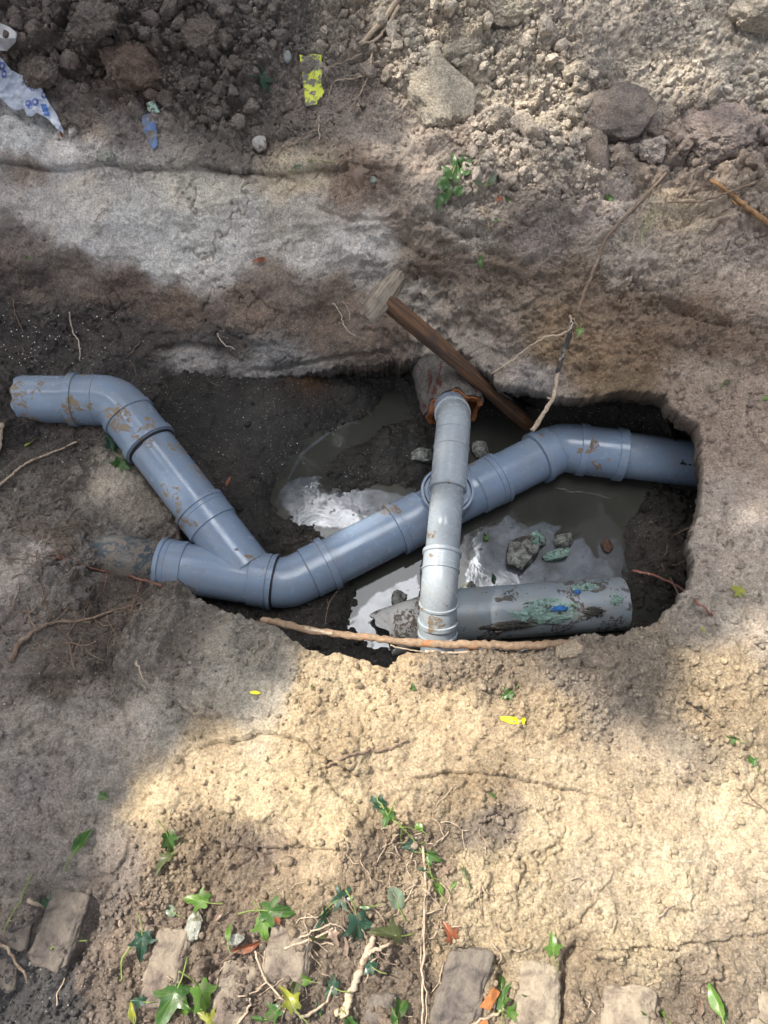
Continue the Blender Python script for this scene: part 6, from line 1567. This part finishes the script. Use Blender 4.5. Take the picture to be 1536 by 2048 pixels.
sheet('tile_chip', [(945, 2046), (975, 2040), (979, 2056), (950, 2062)], M['chip'], 'small orange chip at the bottom edge below the larger chip', 'tile chip', 1.5, .0005, .010, cl_, 4, thick=.006)
M['flaky'] = simple_mat('flaky_white', (.34, .34, .29), .85, .4, 90, 1, .004, second=(.16, .15, .1), sscale=60, spots=(.52, .58))
lump('lichen_chip', 388, 1856, .013, .024, .005, 'whitish flaky chip right above the brick with ivy', 'chip', M['flaky'], (.4, .4, .4), 73, 0, -.1, None)
lump('mortar_chip', 470, 1879, .014, .008, .004, 'white mortar flake beside the upright green leaf', 'chip', M['flaky'], (.4, .4, .4), 74, 0, .1, None)
lump('mortar_chip', 748, 360, .010, .009, .007, 'white lump of mortar on the far edge right of the dry brown leaf', 'chip', M['flaky'], (.4, .4, .4), 75, 0, .1, None)
lump('mortar_chip', 213, 312, .022, .014, .004, 'square white mortar patch on the edge of the far bank', 'chip', M['flaky'], (.4, .4, .4), 76, .2, .1, None)
# white foam beads
bv_, bf_ = ico(2)
rsb = np.random.RandomState(12)
beads = []
for _ in range(58): beads.append((rsb.uniform(5, 215), rsb.uniform(630, 735), rsb.uniform(1.5, 3.2)))
for _ in range(14): beads.append((rsb.normal(55, 14), rsb.normal(715, 12), rsb.uniform(1.5, 3.0)))
for _ in range(16): beads.append((rsb.uniform(120, 300), rsb.uniform(890, 960), rsb.uniform(1.2, 2.4)))
for _ in range(22): beads.append((rsb.uniform(400, 720), rsb.uniform(820, 960), rsb.uniform(1.2, 2.4)))
bme = bpy.data.meshes.new('foam_bead'); bme.from_pydata([tuple(v * .001) for v in bv_], [], [tuple(int(i) for i in f) for f in bf_]); bme.materials.append(M['foam'])
bme.polygons.foreach_set('use_smooth', np.ones(len(bme.polygons), bool))
for (x_, y_, s_) in beads:
    o = bpy.data.objects.new('foam_bead', bme); COL.objects.link(o); h_, _ = hit(x_, y_); o.location = h_ + Vector((0, 0, .0006)); o.scale = (s_ * .62,) * 3
    if y_ < 780: tag(o, 'tiny white foam bead on the dark wall above the broken pipe end', 'foam bead', 'white foam beads above the pipe end')
    elif x_ < 350: tag(o, 'tiny white foam bead on the soil below the left elbow', 'foam bead', 'white foam beads below the left elbow')
    else: tag(o, 'tiny white foam bead on the dark mud between the sloping pipe and the water', 'foam bead', 'white foam beads on the mud')
print('small', time.time() - T0)

# ------------------------------------------------------------------ TREE whose crown shades the far side (outside the frame)
def ground_at_z0(p): return p - SUN * (p.z / SUN.z)
SUNP = [(596,1345,0),(630,1300,0),(700,1290,0),(790,1180,-.16),(825,1090,-.16),(835,1010,-.16),(880,1010,-.16),(895,1100,-.16),(912,1180,-.16),(960,1280,0),(1075,1312,0),(1180,1392,0),(1255,1480,0),(1320,1530,0),(1375,1520,0),(1380,1420,0),(1385,1340,0),(1430,1290,0),(1560,1240,0),(1900,1150,0),(2300,2600,0),(200,2600,0),(-60,2130,0),(60,1960,0),(105,1880,0),(180,1770,0),(215,1680,0),(300,1590,0),(375,1510,0),(510,1455,0),(545,1420,0)]
sp_w = np.array([[ground_at_z0(P(*c)).x, ground_at_z0(P(*c)).y] for c in SUNP])
rs = np.random.RandomState(21)
NL = 52000
cx = rs.uniform(-3.0, 2.9, NL); cy = rs.uniform(-2.2, 3.6, NL)
s_, _, _ = poly_sdf(sp_w, cx, cy)
ok = s_ > 0.03
# small openings for sun flecks, thinner crown over the far right heap
for (px, py, z, rr) in ((700, 1062, -.29, .035), (760, 1035, -.29, .02), (300, 1980, 0, .05)):
    c = ground_at_z0(P(px, py, z)); ok &= np.hypot(cx - c.x, cy - c.y) > rr + .03
ok &= ~((cx > .1) & (cy > 1.45) & (rs.rand(NL) < .78))
cx, cy = cx[ok], cy[ok]; n_ = len(cx)
tt = rs.uniform(6.6, 8.4, n_)
ctr = np.stack([cx, cy, np.zeros(n_)], 1) + np.array(SUN)[None] * tt[:, None]
nv = rs.normal(size=(n_, 3)) * .55 + np.array(SUN)[None]; nv /= np.linalg.norm(nv, axis=1)[:, None]
tg = np.cross(nv, rs.normal(size=(n_, 3))); tg /= np.linalg.norm(tg, axis=1)[:, None]; bt = np.cross(nv, tg)
sz = rs.uniform(.032, .055, n_)
off = [(-1, 0, 0), (-.3, .55, .1), (.5, .5, .05), (1.2, 0, -.15), (.5, -.5, .05), (-.3, -.55, .1)]
LV = np.concatenate([(ctr + tg * (sz * a)[:, None] + bt * (sz * b_)[:, None] + nv * (sz * c_)[:, None])[:, None] for a, b_, c_ in off], 1).reshape(-1, 3)
LF = np.concatenate([np.arange(n_)[:, None] * 6 + np.array([[0, 1, 2, 3]]), np.arange(n_)[:, None] * 6 + np.array([[0, 3, 4, 5]])])
M['crown'] = simple_mat('crown_leaves', (.05, .075, .03), .55, .4, 3, 0)
# second tree beyond the trench: its crown is what the far water mirrors
n2 = 15000
el2 = np.radians(rs.uniform(38, 62.5, n2) + rs.normal(0, 1.0, n2)); az2 = np.radians(rs.uniform(-42, 42, n2)); ds2 = rs.uniform(5.0, 6.6, n2)
c2 = np.array([0, .85, -.38])[None] + np.stack([np.sin(az2) * np.cos(el2), np.cos(az2) * np.cos(el2), np.sin(el2)], 1) * ds2[:, None]
g2 = c2 - np.array(SUN)[None] * (c2[:, 2:] / SUN.z)
c2 = c2[~((g2[:, 0] < 1.5) & (g2[:, 1] < 2.4))]; n2 = len(c2)
nv2 = rs.normal(size=(n2, 3)); nv2 /= np.linalg.norm(nv2, axis=1)[:, None]; tg2 = np.cross(nv2, rs.normal(size=(n2, 3))); tg2 /= np.linalg.norm(tg2, axis=1)[:, None]; bt2 = np.cross(nv2, tg2); sz2 = rs.uniform(.04, .075, n2)
LV2 = np.concatenate([(c2 + tg2 * (sz2 * a)[:, None] + bt2 * (sz2 * b_)[:, None] + nv2 * (sz2 * c_)[:, None])[:, None] for a, b_, c_ in off], 1).reshape(-1, 3)
LF2 = np.concatenate([np.arange(n2)[:, None] * 6 + np.array([[0, 1, 2, 3]]), np.arange(n2)[:, None] * 6 + np.array([[0, 3, 4, 5]])])
t2b = Vector((.4, 5.6, 0)); tree2 = empty('tree', t2b, 'second leafy tree outside the frame beyond the trench, mirrored in the water', 'tree')
cr2 = np_mesh('crown', (LV2 - np.array(t2b)).astype(np.float32), LF2, M['crown']); cr2.parent = tree2
mb = MB(); mb.add(sweep(smooth_path([t2b + Vector((0, 0, -.2)), t2b + Vector((.1, -.3, 2.2)), t2b + Vector((0, -1.0, 3.8)), t2b + Vector((0, -1.8, 4.8))]), [.2 - .007 * i for i in range(19)], 14, wob=.04))
for k in range(10):
    e_ = Vector(c2[rs.randint(n2)]); st_ = t2b + Vector((0, -.6 - .8 * rs.rand(), 3.0 + rs.rand()))
    mb.add(sweep(smooth_path([st_, st_.lerp(e_, .5) + Vector((0, 0, .2)), e_]), [.07 - .005 * i for i in range(13)], 8, wob=.05))
mb.build('trunk', M['bark_dark'], tree2)
tb = Vector((-5.6, 3.4, 0))
tree = empty('tree', tb, 'leafy tree outside the frame at the left whose crown shades the pit', 'tree')
crown = np_mesh('crown', (LV - np.array(tb)).astype(np.float32), LF, M['crown']); crown.parent = tree
mb = MB(); cc_ = Vector(ctr.mean(0))
mid = Vector((tb.x + .4, tb.y - .1, 3.2)); fork = Vector((tb.x + .7, tb.y - .2, 4.9))
mb.add(sweep(smooth_path([tb + Vector((0, 0, -.2)), tb + Vector((.1, 0, 2)), mid, fork]), [.24 - .006 * i for i in range(19)], 16, wob=.04))
nbr = 0
while nbr < 14:
    j = rs.randint(n_); e_ = Vector(ctr[j]); st_ = mid.lerp(fork, rs.rand()); m_ = st_.lerp(e_, .5) + Vector((0, 0, .5))
    pr_ = [ground_at_z0(q_) for q_ in smooth_path([st_, m_, e_])]      # no bough may cross the gap the sun comes through
    nbr += .05
    if poly_sdf(sp_w, np.array([q_.x for q_ in pr_]), np.array([q_.y for q_ in pr_]))[0].min() < .16: continue
    nbr += .95
    mb.add(sweep(smooth_path([st_, m_, e_]), [.10 - .007 * i for i in range(13)], 8, wob=.05))
mb.build('trunk', M['bark_dark'], tree)
print('done', time.time() - T0, len(bpy.data.objects))
